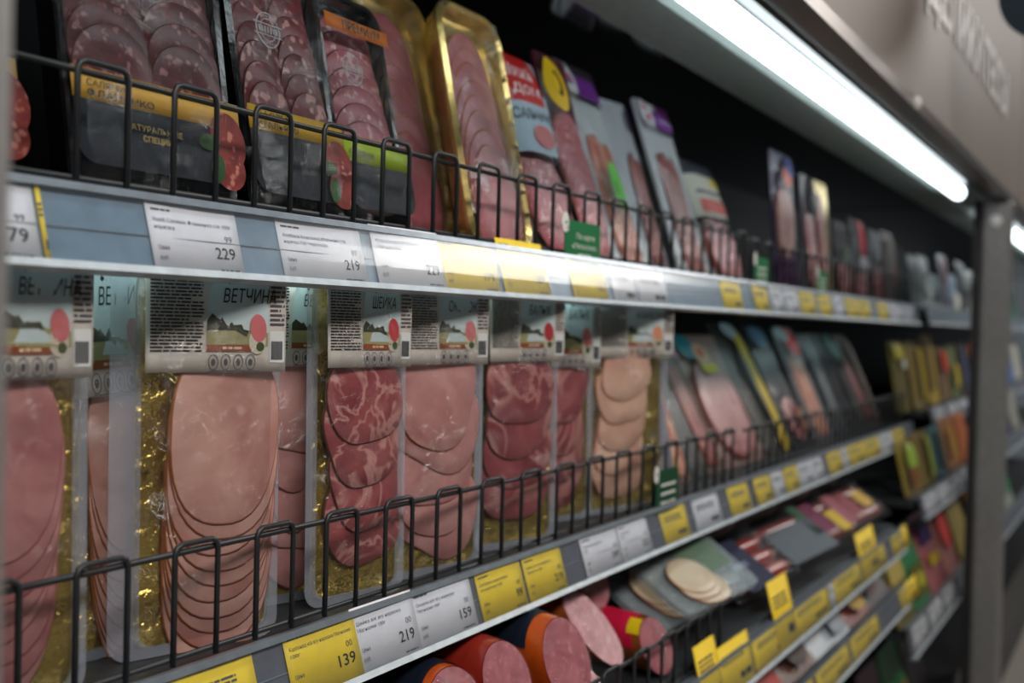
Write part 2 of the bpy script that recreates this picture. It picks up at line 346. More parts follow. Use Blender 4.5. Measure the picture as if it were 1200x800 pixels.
# ------------------------------------------------------------------ shelves, rails, wire guards
def shelf(name, x0, x1, yt, zt, yb, zb, ztop, yback, label, group, railmat, slope=0.0):
    """board with slanted price rail; rail runs from (yt,zt) at the top to (yb,zb) at the bottom edge"""
    t = thing(name, (x0, yt, zt), label, 'shelf', group)
    L = x1-x0; rel = lambda pr: [(y-yt, z-zt) for y, z in pr]
    extr('board', rel([(yt+0.012, ztop-0.018), (yt+0.012, ztop), (yback, ztop+slope*(yback-yt)), (yback, ztop-0.018+slope*(yback-yt))]), 0, L, BOARD, t)
    d = Vector((yb-yt, zb-zt)); n = Vector((d.y, -d.x)).normalized()
    if n.x > 0: n = -n                       # outward = towards the aisle
    def pt(s, o): q = Vector((yt, zt)) + d*s + n*o; return (q.x, q.y)
    extr('rail_back', rel([pt(0.02, 0.0), pt(0.98, 0.0), pt(0.98, -0.004), pt(0.02, -0.004)]), 0, L, railmat, t)
    extr('rail_groove', rel([pt(0.50, 0.0004), pt(0.515, 0.0012), pt(0.53, 0.0004)]), 0, L, STEEL, t)
    extr('rail_top_lip', rel([pt(-0.03, -0.012), pt(-0.03, 0.004), pt(0.07, 0.0045), pt(0.07, 0.0030), pt(0.02, 0.0022), pt(0.02, -0.012)]), 0, L, STEEL, t)
    extr('rail_bottom_lip', rel([pt(1.02, -0.006), pt(1.03, 0.007), pt(0.93, 0.0055), pt(0.93, 0.0035), pt(0.98, 0.0035), pt(0.98, -0.006)]), 0, L, mat('lip_clear_white', srgb(196, 206, 212), 0.2), t)
    extr('clear_cover', rel([pt(0.07, 0.0040), pt(0.35, 0.0050), pt(0.65, 0.0052), pt(0.93, 0.0046), pt(0.93, 0.0042), pt(0.65, 0.0048), pt(0.35, 0.0046), pt(0.07, 0.0036)]), 0, L, COVER, t)
    return t
UP = dict(yt=0.572, zt=0.077, yb=0.558, zb=0.0265)
LO = dict(yt=0.556, zt=-0.2345, yb=0.541, zb=-0.2840)
TC = dict(yt=0.462, zt=-0.416, yb=0.450, zb=-0.462)
TD = dict(yt=0.452, zt=-0.535, yb=0.440, zb=-0.580)
shelf('display_shelf', 0.30, 1.800, **UP, ztop=0.070, yback=1.04, label='near upper shelf with blue grey price rail under the salami packs', group='display shelves', railmat=RAILBLUE)
shelf('display_shelf', 1.806, 3.30, **UP, ztop=0.070, yback=1.04, label='far upper shelf section with pale price rail ending before the post', group='display shelves', railmat=RAILBLUE)
shelf('display_shelf', 0.30, 1.785, **LO, ztop=-0.240, yback=1.04, label='near middle shelf with grey price rail under the ham packs', group='display shelves', railmat=RAILGREY)
shelf('display_shelf', 1.792, 3.20, **LO, ztop=-0.240, yback=1.04, label='far middle shelf section with grey rail full of small tags', group='display shelves', railmat=RAILGREY)
shelf('display_shelf', 0.30, 2.56, **TC, ztop=-0.410, yback=1.04, label='lower shelf holding the sausages with yellow tags on its rail', group='display shelves', railmat=RAILGREY, slope=0.06)
shelf('display_shelf', 0.30, 2.56, **TD, ztop=-0.560, yback=1.04, label='lowest visible shelf with yellow tags at the bottom of the picture', group='display shelves', railmat=RAILGREY)
# next cabinet
shelf('display_shelf', 3.50, 7.0, 0.575, 0.085, 0.560, 0.030, 0.075, 1.04, 'upper shelf of the far cabinet with shining pale rail', 'display shelves', STEEL)
shelf('display_shelf', 3.50, 7.0, 0.556, -0.215, 0.541, -0.262, -0.222, 1.04, 'second shelf of the far cabinet with pale grey tag rail', 'display shelves', RAILGREY)
shelf('display_shelf', 2.85, 7.0, 0.470, -0.385, 0.455, -0.435, -0.395, 1.04, 'third shelf of the far cabinet with pale grey tag rail', 'display shelves', RAILGREY)
shelf('display_shelf', 2.70, 7.0, 0.462, -0.665, 0.449, -0.730, -0.675, 1.04, 'bottom shelf of the far cabinet beside the post', 'display shelves', RAILGREY)
# LED strip under the front of the upper shelf
t = thing('shelf_light_strip', (0.30, 0.60, 0.048), 'thin light strip under the upper shelf above the ham labels', 'lamp')
box('housing', 0, 3.0, 0, 0.014, -0.002, 0.004, DARKMETAL, t)
box('diffuser', 0.02, 2.98, 0.002, 0.012, -0.005, -0.002, mat('strip_glow', (0.8, 1, 1, 1), 0.4, emit=(0.72, 1.0, 0.98, 1), es=6.0), t)

LOOPS = {}
def guard(name, x0, pairs, single, y, zb, zt, label, pitch=0.04, xend=None, r=0.0021):
    """wire guard: a horizontal wire, with flattened loops standing on the shelf edge"""
    t = thing(name, (x0, y, zb), label, 'wire guard', 'wire guards'); h = zt-zb
    xe = xend if xend is not None else pairs[-1]+pitch
    tube('top_wire', [(single-0.02, 0.0035, h-0.006), (xe+0.02, 0.0035, h-0.006)], r*1.1, WIRE, t)
    tube('bottom_wire', [(single-0.02, 0.0035, 0.004), (xe+0.02, 0.0035, 0.004)], r, WIRE, t)
    key = (round(h, 4), pitch, r); c = 0.006
    if key not in LOOPS:
        p = [(0, 0, 0), (0, 0, h-c), (0.0018, 0, h-0.0018), (c, 0, h), (pitch-c, 0, h), (pitch-0.0018, 0, h-0.0018), (pitch, 0, h-c), (pitch, 0, 0)]
        v, f = tube_vf(p, r, 8); me = bpy.data.meshes.new('wire_loop'); me.from_pydata(v, [], f); me.materials.append(WIRE)
        me.polygons.foreach_set('use_smooth', [True]*len(f)); LOOPS[key] = me
    for x in pairs:
        o = bpy.data.objects.new('wire_loop', LOOPS[key]); link(o, t); o.location = (x, 0, 0)
    return t
X0 = 0.4865
guard('wire_guard', X0, [0.08*k for k in range(0, 17)], -0.04, 0.578, 0.0795, 0.156, 'black wire guard along the near upper shelf in front of the salami')
guard('wire_guard', 1.84, [0.08*k for k in range(0, 18)], 0.0, 0.578, 0.0795, 0.150, 'thin wire guard along the far upper shelf section')
X1 = 0.4375+0.04
guard('wire_guard', X1, [0.08*k for k in range(-1, 16)], -0.08, 0.5604, -0.2322, -0.152, 'black wire guard in front of the ham packs')
guard('wire_guard', 1.80, [0.08*k for k in range(0, 17)], 0.0, 0.5604, -0.2322, -0.154, 'far wire guard in front of the leaning packs')
g = guard('wire_guard', 0.90, [0.08*k for k in range(0, 7)], 0.0, 0.474, -0.412, -0.350, 'small wire guard in front of the sausage pile', xend=0.56)
tube('end_wire', [(0.56, 0.0035, 0.058), (0.585, 0.008, 0.056), (0.60, 0.03, 0.050), (0.60, 0.20, 0.060)], 0.0019, WIRE, g)

# ------------------------------------------------------------------ price tags
def tagged(rail, x0, x1, paper, label, price=None, kop=None, lines=None, old=None, s0=0.06, s1=0.95, off=0.0012, plain=False, cat='price tag', group='price tags', ink=0.0):
    yt, zt, yb, zb = rail['yt'], rail['zt'], rail['yb'], rail['zb']
    H = math.hypot(yb-yt, zb-zt); a = math.atan2(yb-yt, zt-zb)      # slant of the rail
    L = x1-x0; h = H*(s1-s0)
    base = Vector((0, yt, zt)) + Vector((0, yb-yt, zb-zt))*s1 + Vector((0, -math.cos(a), -math.sin(a)))*off
    o = sheet('price_tag', 0, L, 0, h, paper, None, nx=8, nz=1, thick=0.0003, surf=lambda x, z: 0.0006*math.sin(x*40+x1*9))
    o.location = (x0, base.y, base.z); o.rotation_euler = (a, 0, 0)
    tag(o, label, cat, group)
    sf = lambda x, z: 0.0006*math.sin(x*40+x1*9)
    k = dict(surf=sf, off=0.0003); rr = random.Random(int(x0*1000))
    if plain:
        fineprint('fine_print', L*0.10, L*0.80, h*0.80, 3, h*0.07, INKGREY, o, rnd=rr, **k)
        fineprint('price_digits', L*0.55, L*0.90, h*0.34, 1, h*0.18, INK, o, rnd=rr, h=0.7, **k)
        return o
    fineprint('code', L*0.05, L*0.26, h*0.93, 1, h*0.055, INKGREY, o, rnd=rr, **k)
    for i, ln in enumerate(lines or []):
        text('product_name', ln, h*0.060, INKGREY, o, L*0.06, h*(0.715-0.105*i), width=min(L*0.86, h*0.060*0.92*len(ln)), **k)
    if price: text('price', price, h*0.18, INK, o, L*0.92, h*0.24, width=h*0.125*len(price)*1.08, align='RIGHT', bold=0.012, **k)
    if kop: text('kopecks', kop, h*0.10, INKGREY, o, L*0.91, h*0.50, width=h*0.15, align='RIGHT', **k)
    text('price_word', 'Цена', h*0.065, INKGREY, o, L*0.07, h*0.31, **k)
    text('price_word', 'руб.', h*0.065, INKGREY, o, L*0.07, h*0.16, **k)
    if old:
        text('old_price', old, h*0.085, INK, o, L*0.10, h*0.08, **k)
        bars('strike', [(L*0.08, L*0.34, h*0.115, h*0.128)], INK, o, kind='thing', **k)
    else: fineprint('date', L*0.72, L*0.94, h*0.10, 1, h*0.045, INKGREY, o, rnd=rr, **k)
    return o
tagged(UP, 0.36, 0.448, PAPER, 'white price tag with a yellow right edge at the far left of the upper rail', '179', '99', [])
o = tagged(UP, 0.4495, 0.4530, YELLOW, 'narrow yellow strip beside the leftmost upper tag', plain=True, cat='price tag')
tagged(UP, 0.533, 0.617, PAPER, 'white price tag under the two column flamenco salami', '229', '99', ['Колб.Салями Фламенко с/к 100г', 'нарезка'])
tagged(UP, 0.660, 0.762, PAPER, 'white price tag under the mustard band salami on the upper rail', '219', '99', ['Колбаса Классика Итальяно с/в', 'нарезка МИ Черкизово'])
tagged(UP, 0.777, 0.880, PAPER, 'white price tag left of the first yellow tag on the upper rail', '229', '99', ['Колб.Салями Итальяно с/к', '100г нарезка'], s0=-0.06, off=0.0026)
tagged(UP, 0.880, 0.980, YELLOW, 'first yellow price tag of the upper rail, under the gold trays', '179', '99', ['Колбаса вареная с/к', 'нарезка'], s0=0.0, off=0.0020)
tagged(UP, 0.988, 1.088, YELLOW, 'yellow price tag sticking up above the upper rail', '169', '00', ['Колбаса с/к нарезка'], s0=-0.16, off=0.0026)
tagged(UP, 1.145, 1.240, YELLOW, 'yellow price tag below the green card sign on the upper rail', '199', '99', ['Колбаса с/к 100г'])
for a, b, m, lb in ((1.255, 1.330, PAPER, 'white price tag right of the green card sign'), (1.335, 1.43, PAPER, 'white price tag halfway along the near upper rail'), (1.66, 1.755, YELLOW, 'last yellow tag of the near upper rail before the joint'),
                    (1.818, 1.90, YELLOW, 'first yellow tag of the far upper rail, below a green sign'), (1.915, 1.99, PAPER, 'blurred white tag, first white one of the far upper rail'), (2.0, 2.085, PAPER, 'blurred white tag, second white one of the far upper rail'),
                    (2.10, 2.20, YELLOW, 'blurred yellow tag left of the second far green sign'), (2.235, 2.335, YELLOW, 'blurred yellow tag below the second far green sign'), (2.36, 2.44, PAPER, 'blurred white tag between yellow tags of the far upper rail'),
                    (2.46, 2.58, YELLOW, 'left one of two joined yellow tags on the far upper rail'), (2.585, 2.70, YELLOW, 'right one of two joined yellow tags on the far upper rail'), (2.78, 2.90, YELLOW, 'last yellow tag of the far upper rail'), (2.93, 3.08, PAPER, 'white tag near the end of the far upper rail'), (3.10, 3.24, PAPER, 'last white tag of the far upper rail')):
    tagged(UP, a, b, m, lb, plain=True)
tagged(LO, 0.540, 0.626, YELLOW, 'yellow price tag at the bottom left, cut off by the picture edge', plain=True)
tagged(LO, 0.659, 0.744, YELLOW, 'yellow price tag with a struck old price above the cut sausages', '139', '00', ['Карбонад к/в в/у нарезка Магнолия', '100г'], old='139-00', s0=-0.03, off=0.0020)
tagged(LO, 0.741, 0.826, PAPER, 'white price tag under the marbled neck ham, its corner sticking up', '219', '00', ['Шейка в/к в/у нарезка', 'Магнолия 100г'], s0=-0.06, off=0.0026)
tagged(LO, 0.826, 0.922, PAPER, 'white price tag under the smoked leg ham', '159', '00', ['Окорок в/к в/у нарезка', 'Магнолия 100г'], s0=0.0, off=0.0020)
tagged(LO, 0.934, 1.022, YELLOW, 'yellow price tag with a two digit price under the dark loin', '99', '00', ['Бастурма сырокопчёная', 'в/у нарезка 100г'])
tagged(LO, 1.026, 1.113, YELLOW, 'yellow price tag right of the two digit one on the middle rail', '219', '00', ['Балык в/к в/у нарезка', 'Магнолия 100г'])
tagged(LO, 1.160, 1.262, PAPER, 'left one of two joined white tags below the marbled packs', '249', '00', ['Буженина в/у нарезка', '100г'])
tagged(LO, 1.263, 1.354, PAPER, 'right one of two joined white tags left of the lower green sign', '225', '00', ['Карбонад в/у', '100г'])
for a, b, m, lb in ((1.400, 1.490, YELLOW, 'yellow tag under the lower green sign'), (1.520, 1.625, PAPER, 'white tag standing alone right of the lower green sign'), (1.670, 1.770, YELLOW, 'last yellow tag of the near middle rail before the joint'),
                    (1.800, 1.890, YELLOW, 'first yellow tag of the far middle rail'), (1.895, 1.965, PAPER, 'white tag between two yellow ones on the far middle rail'), (1.97, 2.055, YELLOW, 'second yellow tag of the far middle rail'),
                    (2.06, 2.15, PAPER, 'left one of two joined white tags of the far middle rail'), (2.152, 2.23, PAPER, 'right one of two joined white tags of the far middle rail'), (2.275, 2.39, YELLOW, 'third yellow tag of the far middle rail'), (2.395, 2.44, PAPER, 'narrow white tag of the far middle rail'),
                    (2.445, 2.60, YELLOW, 'left one of two joined yellow tags of the far middle rail'), (2.605, 2.76, YELLOW, 'right one of two joined yellow tags of the far middle rail'), (2.77, 2.92, PAPER, 'last white tag of the far middle rail'), (2.93, 3.07, YELLOW, 'last yellow tag of the far middle rail')):
    tagged(LO, a, b, m, lb, plain=True)
for a, b, s0, lb in ((1.305, 1.38, -0.75, 'yellow tag standing up at the left end of the sausage rail'), (1.375, 1.50, -0.35, 'wide yellow tag beside the standing one on the sausage rail'), (1.51, 1.70, 0.02, 'long yellow tag in the middle of the sausage rail'), (1.62, 1.72, -1.15, 'yellow tag standing high above the sausage rail'),
                     (1.71, 1.92, 0.0, 'long yellow tag right of the tall standing tag'), (1.96, 2.16, 0.0, 'yellow tag of the sausage rail near the red packs'), (2.17, 2.32, -0.9, 'yellow tag standing up near the far end of the sausage rail'), (2.18, 2.38, 0.0, 'long yellow tag at the far end of the sausage rail'), (2.45, 2.62, 0.0, 'last yellow tag of the sausage rail')):
    tagged(TC, a, b, YELLOW, lb, plain=True, s0=s0, off=0.0012 if s0 > -0.2 else 0.0024)
tagged(TC, 1.925, 1.955, PAPER, 'narrow white tag between long yellow tags of the sausage rail', plain=True)
for a, b, lb in ((1.60, 1.80, 'yellow tag of the lowest rail at the bottom edge'), (1.82, 2.04, 'second yellow tag of the lowest rail'), (2.06, 2.28, 'third yellow tag of the lowest rail'), (2.5, 2.7, 'far yellow tag of the lowest rail')):
    tagged(TD, a, b, YELLOW, lb, plain=True)
RF1 = dict(yt=0.556, zt=-0.215, yb=0.541, zb=-0.262); RF2 = dict(yt=0.470, zt=-0.385, yb=0.455, zb=-0.435); RF3 = dict(yt=0.462, zt=-0.665, yb=0.449, zb=-0.730)
for rr_, xs in ((RF1, ((3.55, 'first pale tag on the second rail of the far cabinet'), (3.80, 'pale tag beside the first one on the second far rail'), (4.05, 'pale tag close to the post on the second far rail'), (4.35, 'pale tag just left of the post on the second far rail'))),
                (RF2, ((2.88, 'nearest pale tag on the third rail of the far cabinet'), (3.08, 'pale tag above the yellow packs on the third far rail'), (3.28, 'pale tag in the middle of the third far rail'), (3.52, 'pale tag near the post on the third far rail'), (3.8, 'pale tag touching the post on the third far rail'))),
                (RF3, ((2.74, 'nearest pale tag on the bottom rail of the far cabinet'), (2.96, 'pale tag beside the nearest one on the bottom far rail'), (3.18, 'pale tag close to the post on the bottom far rail')))):
    for x, lb in xs: tagged(rr_, x, x+0.17, PAPER, lb, plain=True)

# green loyalty card signs
def green_sign(x, y, z, wd, h, label, words=True, rot=0.0, green=(18, 112, 62)):
    t = thing('card_sign', (x, y, z), label, 'sign', 'green loyalty signs', (0, 0, rot))
    G = paint(*green)
    c = 0.006; pts = [(0, 0), (wd, 0), (wd, h-c), (wd-c*0.4, h-c*0.3), (wd-c, h), (0, h)]
    n = len(pts); v = [(a, -0.0006, b) for a, b in pts]+[(a, 0.0006, b) for a, b in pts]
    mk('plate', v, [tuple(range(n)), tuple(range(n, 2*n))[::-1]]+[(i, i+n, (i+1) % n+n, (i+1) % n) for i in range(n)], G, t)
    W_ = paint(228, 228, 220)
    d = poly('badge', ellipse(-0.001, h*0.93, 0.0085, 0.0115, 20), W_, t, off=0.0012)
    poly('badge_tail', [(0.002, h*0.80), (0.008, h*0.74), (0.0065, h*0.86)], W_, t, off=0.0012)
    poly('badge_mark', [(-0.003, h*0.93), (0, h*0.97), (0.003, h*0.93), (0, h*0.89)], G, t, off=0.0016)
    if words:
        text('lettering', 'По карте', h*0.13, W_, t, wd*0.30, h*0.60, off=0.001, width=wd*0.52)
        text('lettering', '«Магнолия»', h*0.13, W_, t, wd*0.18, h*0.38, off=0.001, width=wd*0.70)
    else:
        bars('lettering', [(wd*0.2, wd*0.85, h*q, h*(q+0.06)) for q in (0.62, 0.42, 0.22)], W_, t, off=0.001, kind='thing')
    bars('underline', [(wd*0.36, wd*0.72, h*0.25, h*0.275)], W_, t, off=0.001, kind='thing')
green_sign(1.140, 0.5695, 0.068, 0.092, 0.050, 'green loyalty sign with white badge clipped to the near upper rail')
green_sign(1.388, 0.5535, -0.243, 0.080, 0.058, 'dark green sign with pale badge clipped to the middle rail', False, green=(20, 72, 46))
green_sign(1.835, 0.5695, 0.070, 0.075, 0.050, 'blurred green sign at the joint of the upper rails', False)
green_sign(2.235, 0.5695, 0.070, 0.075, 0.050, 'farther blurred green sign on the upper rail', False)

# ------------------------------------------------------------------ meat slices
def slice_mesh(name, rx, rz, mats, seed, lobe=0.05, thick=0.0016, n=36, power=2.2, flat=0.0):
    """one slice of meat: lobed disc with a rind along its edge; front is -y, faint doming"""
    r = random.Random(seed); ph = [r.random()*6.28 for _ in range(4)]; am = [lobe*(0.5+r.random())/(k+1) for k in range(4)]
    V = []; Fc = []; I = []
    def ring(k, y):
        s = len(V)
        for i in range(n):
            q = 2*math.pi*i/n; c, sn = math.cos(q), math.sin(q)
            m = (abs(c)**power + abs(sn)**power)**(-1/power)
            m *= 1 + sum(a*math.sin((j+2)*q+p) for j, (a, p) in enumerate(zip(am, ph)))
            V.append((rx*m*c*k, y, rz*m*sn*k))
        return s
    V.append((0, -thick*1.25, 0))
    a = ring(0.55, -thick*1.2); b = ring(0.972, -thick); c = ring(1.0, -thick*0.55); d = ring(0.985, 0)
    for i in range(n):
        j = (i+1) % n
        Fc.append((0, a+i, a+j)); I.append(0)
        for p, q, mi in ((a, b, 0), (b, c, 1), (c, d, 1)):
            Fc.append((p+i, q+i, q+j, p+j)); I.append(mi)
    Fc.append(tuple(range(d, d+n))[::-1]); I.append(1)
    me = bpy.data.meshes.new(name); me.from_pydata(V, [], [f[::-1] for f in Fc])
    for m in mats: me.materials.append(m)
    me.polygons.foreach_set('material_index', I); me.polygons.foreach_set('use_smooth', [True]*len(Fc)); me.update()
    return me
def lay_slices(parent, mats, cx, z_first, dz, count, rx, rz, y0, dy, seeds=3, lobe=0.05, rot=0.0, jx=0.002, top_over=True, name='ham_slice', tilt=0.0, power=2.2, thick=0.0016, dx=0.0):
    """a shingled column of slices; top_over: each slice overlies the one below it"""
    ms = [slice_mesh(name, rx, rz, mats, 11*k+int(rx*1e4)+int(cx*1e4), lobe, thick, power=power) for k in range(seeds)]
    rr = random.Random(int(1e4*rz)+count)
    for i in range(count):
        o = bpy.data.objects.new(name, ms[i % seeds]); link(o, parent)
        k = (count-1-i) if top_over else i
        o.location = (cx+dx*i+rr.uniform(-jx, jx), y0-dy*k, z_first-dz*i)
        o.rotation_euler = (tilt, rot+rr.uniform(-0.05, 0.05), 0)

def pack_empty(name, x, y, z, label, cat, group, lean=0.0, yaw=0.0, roll=0.0):
    return thing(name, (x, y, z), label, cat, group, (-R_(lean), R_(roll), R_(yaw)))
def rrect(w, h, r, n=5, x0=0.0, z0=0.0):
    pts = []
    for cx, cz, a in ((w/2-r, r, -90), (w/2-r, h-r, 0), (-w/2+r, h-r, 90), (-w/2+r, r, 180)):
        for i in range(n+1):
            q = R_(a+90*i/n); pts.append((x0+cx+r*math.cos(q), z0+cz+r*math.sin(q)))
    return pts
def plate(name, pts, y0, y1, m, parent, smooth=False):
    n = len(pts); v = [(a, y0, b) for a, b in pts]+[(a, y1, b) for a, b in pts]
    return mk(name, v, [tuple(range(n)), tuple(range(n, 2*n))[::-1]]+[(i, i+n, (i+1) % n+n, (i+1) % n) for i in range(n)], m, parent)
def frame(name, outer, inner, y, th, m, parent):
    n = len(outer); v = [(a, y, b) for a, b in outer]+[(a, y, b) for a, b in inner]+[(a, y+th, b) for a, b in outer]+[(a, y+th, b) for a, b in inner]
    f = []
    for i in range(n):
        j = (i+1) % n
        f += [(i, j, n+j, n+i), (2*n+i, 3*n+i, 3*n+j, 2*n+j), (i, 2*n+i, 2*n+j, j), (n+i, n+j, 3*n+j, 3*n+i)]
    return mk(name, v, f, m, parent)
def dome(name, w, h, depth, m, parent, y0=-0.0035, x0=0.0, z0=0.0, seed=1, wr=0.0012, nx=18, nz=28, p=5):
    """skin of film bulging over the content"""
    r = random.Random(seed); a = [(r.uniform(20, 90), r.uniform(20, 90), r.random()*6.28, r.uniform(0.3, 1)) for _ in range(5)]
    def sf(x, z):
        u = 2*(x-x0)/w; v = 2*(z-z0)/h-1
        b = max(0, 1-abs(u)**p)*max(0, 1-abs(v)**p)
        return y0-depth*b-wr*b*sum(k*math.sin(fx*x+fz*z+ph) for fx, fz, ph, k in a)*0.4
    return sheet(name, x0-w/2, x0+w/2, z0, z0+h, m, parent, sf, nx=nx, nz=nz)

LABELPAPER = paint(196, 190, 182, 0.55); SKY = paint(186, 202, 204); FIELD = paint(150, 146, 100); TREES = paint(58, 62, 46); BAND = paint(142, 74, 38); MEATPIC = paint(196, 110, 112)
def ham_label(parent, w, h, zb, name, y, seed, meatcol, bend=0.004, skew=0.0, band=BAND, fade=False):
    """printed card across the top of a ham pack: fine print, landscape with name, seals, barcode"""
    r = random.Random(seed); a = r.uniform(0, 6.28)
    sf = lambda x, z: y - bend*math.sin(a+x*34+z*9) - 0.002
    lb = sheet('paper_label', -w/2, w/2, zb, zb+h, LABELPAPER, parent, sf, nx=14, nz=6, thick=0.0003)
    L = lambda u: -w/2+u*w; Z = lambda v: zb+v*h; k = dict(surf=sf)
    fineprint('fine_print', L(0.03), L(0.40), Z(0.97), 21, h*0.036, INK, lb, rnd=r, off=0.0005, h=0.5, **k)
    pic = [(L(0.42), Z(0.28)), (L(0.42), Z(0.60)), (L(0.44), Z(0.85)), (L(0.47), Z(1.0)), (L(0.86), Z(1.0)), (L(0.86), Z(0.28))]
    poly('sky_print', pic, SKY, lb, off=0.0005, **k)
    poly('field_print', [(L(0.42), Z(0.28)), (L(0.42), Z(0.47)), (L(0.6), Z(0.46)), (L(0.86), Z(0.42)), (L(0.86), Z(0.28))], FIELD, lb, off=0.0007, **k)
    tr = [(L(0.42), Z(0.44))]
    for i in range(9): tr.append((L(0.42+0.035*i), Z((0.62 if i % 2 else 0.53)-0.018*i+r.uniform(-.03, .03))))
    tr.append((L(0.72), Z(0.44))); poly('tree_print', tr, TREES, lb, off=0.0009, **k)
    poly('band_print', [(L(0.42), Z(0.22)), (L(0.42), Z(0.29)), (L(0.73), Z(0.29)), (L(0.75), Z(0.22))], band, lb, off=0.0010, **k)
    bars('band_text', [(L(0.53), L(0.56), Z(0.243), Z(0.268)), (L(0.57), L(0.60), Z(0.243), Z(0.268)), (L(0.61), L(0.665), Z(0.243), Z(0.268))], paint(220, 190, 160), lb, off=0.0013, kind='thing', **k)
    poly('garnish_print', ellipse(L(0.78), Z(0.33), w*0.062, h*0.14), paint(196, 190, 172), lb, off=0.0011, **k)
    poly('garnish_print', ellipse(L(0.80), Z(0.27), w*0.03, h*0.05), paint(70, 84, 52), lb, off=0.0013, **k)
    poly('meat_print', ellipse(L(0.785), Z(0.47), w*0.060, h*0.15, rot=0.15), meatcol, lb, off=0.0013, **k)
    text('brand', 'МАГНОЛИЯ', h*0.045, INK, lb, L(0.60), Z(0.93), off=0.0010, width=w*0.17, **k)
    poly('brand_leaf', [(L(0.555), Z(0.95)), (L(0.57), Z(0.985)), (L(0.59), Z(0.95)), (L(0.57), Z(0.925))], INK, lb, off=0.0010, **k)
    text('product_title', name, h*0.15, INK, lb, L(0.53), Z(0.735), off=0.0010, width=w*(0.055*len(name)), bold=0.004, shear=0.12, **k)
    for i in range(4):
        cx = L(0.47+0.088*i); g = ringpoly('seal', cx, Z(0.105), w*0.036, h*0.085, w*0.006, INKGREY, lb, off=0.0007, **k)
        poly('seal_mark', ellipse(0, 0, w*0.016, h*0.04, 8), INKGREY, g, surf=lambda x, z, cx=cx: sf(cx, Z(0.105)), off=0.0007).location = (cx, 0, Z(0.105))
    bars('rule', [(L(0.44), L(0.80), Z(0.008), Z(0.016))], INKGREY, lb, off=0.0007, kind='thing', **k)
    fineprint('fine_print', L(0.875), L(0.99), Z(0.95), 9, h*0.05, INKGREY, lb, rnd=r, off=0.0005, h=0.5, **k)
    poly('barcode_field', [(L(0.875), Z(0.10)), (L(0.985), Z(0.10)), (L(0.985), Z(0.44)), (L(0.875), Z(0.44))], paint(214, 216, 216), lb, off=0.0005, **k)
    bars('barcode', [(L(0.885+0.008*i), L(0.885+0.008*i+0.005), Z(0.13), Z(0.33)) for i in range(11)], INK, lb, off=0.0008, kind='thing', **k)
    return lb

def ham_pack(x, y, label, title, kind, w=0.112, h=0.272, lean=1.0, yaw=-14, roll=0, seed=1, z=-0.2375, flange=0.008, lh=0.068, meatw=0.8, count=9, cx=0.0, meatcol=MEATPIC, lean2=0, flange_l=None, bend=0.003, lab_dx=0.0):
    """tall vacuum pack of sliced ham: gold board, slices, printed card, clear skin with a milky sealed edge"""
    t = pack_empty('ham_pack', x, y, z, label, 'ham pack', 'vacuum packs of sliced ham', lean, yaw, roll)
    plate('gold_board', rrect(w, h-0.006, 0.012, z0=0.004), -0.002, 0.0, GOLD, t)
    zt = h-lh-0.004
    mw = w*meatw/2
    if kind == 'ham':
        lay_slices(t, [HAM, HAMEDGE], cx, zt-0.046, 0.0115, count, mw, 0.066, -0.003, 0.0012, lobe=0.015, jx=0.001, power=2.4)
    elif kind == 'hampink':
        lay_slices(t, [HAMPINK, RIMPINK], cx, zt-0.050, 0.0125, count, mw, 0.060, -0.003, 0.0012, lobe=0.03, power=2.4)
    elif kind == 'neck':
        lay_slices(t, [NECK, RIMDARK], cx, zt-0.026, 0.0350, 4, mw, 0.043, -0.003, 0.0028, lobe=0.06, jx=0.004, power=2.6, thick=0.003, rot=-0.1)
    elif kind == 'leg':
        lay_slices(t, [LEG, LEGEDGE], cx, zt-0.030, 0.0275, 5, mw, 0.050, -0.003, 0.0024, lobe=0.09, jx=0.004, rot=0.15, thick=0.0025)
    elif kind == 'loin':
        lay_slices(t, [LOIN, RIMDARK], cx, zt-0.028, 0.0345, 4, mw, 0.044, -0.003, 0.0028, lobe=0.05, jx=0.003, power=2.3, thick=0.003)
    elif kind == 'carb':
        lay_slices(t, [CARB, RIM], cx, zt-0.018, 0.0320, 5, mw, 0.038, -0.003, 0.0028, lobe=0.07, jx=0.004, power=2.8, thick=0.003)
    ham_label(t, w*1.02, lh, zt-0.002, title, -0.0185, seed, meatcol, bend) if title else None
    dome('film', w+flange*0.4, h-0.004, 0.0225, FILMTIGHT, t, z0=0.003, seed=seed, wr=0.0016)
    fl = flange_l if flange_l is not None else flange
    wide = (fl+flange)
    outer = rrect(w+wide, h+0.008, 0.015, z0=-0.002, x0=(flange-fl)/2); inner = rrect(w-0.006, h-0.010, 0.011, z0=0.006)
    frame('sealed_edge', outer, inner, -0.0045, 0.0005, EDGE, t)
    return t
def P2(xl, yl, xr, yr):  # base point and yaw from the two front bottom corners
    return (xl+xr)/2, (yl+yr)/2, math.degrees(math.atan2(yr-yl, xr-xl)), math.hypot(xr-xl, yr-yl)
def ham_at(xl, yl, xr, yr, label, title, kind, **kw):
    k = 0.975; x, y, yaw, w = P2(xl*k, yl*k, xr*k, yr*k)
    return ham_pack(x, y, label, title, kind, w=w-0.010, yaw=yaw, **kw)
ham_at(0.395, 0.612, 0.517, 0.604, 'pink ham pack cut off by the left edge of the picture', 'ВЕТЧИНА', 'hampink', seed=3, count=8, cx=-0.006, meatw=0.86, lean=1)
ham_at(0.530, 0.668, 0.640, 0.640, 'half hidden tilted pack behind the large pale ham pack', 'ВЕТЧИНА', 'ham', seed=4, roll=-4, lean=3, cx=0.018, meatw=0.55, lh=0.085)
ham_at(0.582, 0.632, 0.695, 0.596, 'large pale ham pack with a tall fan of slices', 'ВЕТЧИНА', 'ham', seed=5, count=10, cx=0.010, meatw=0.84, flange_l=0.020)
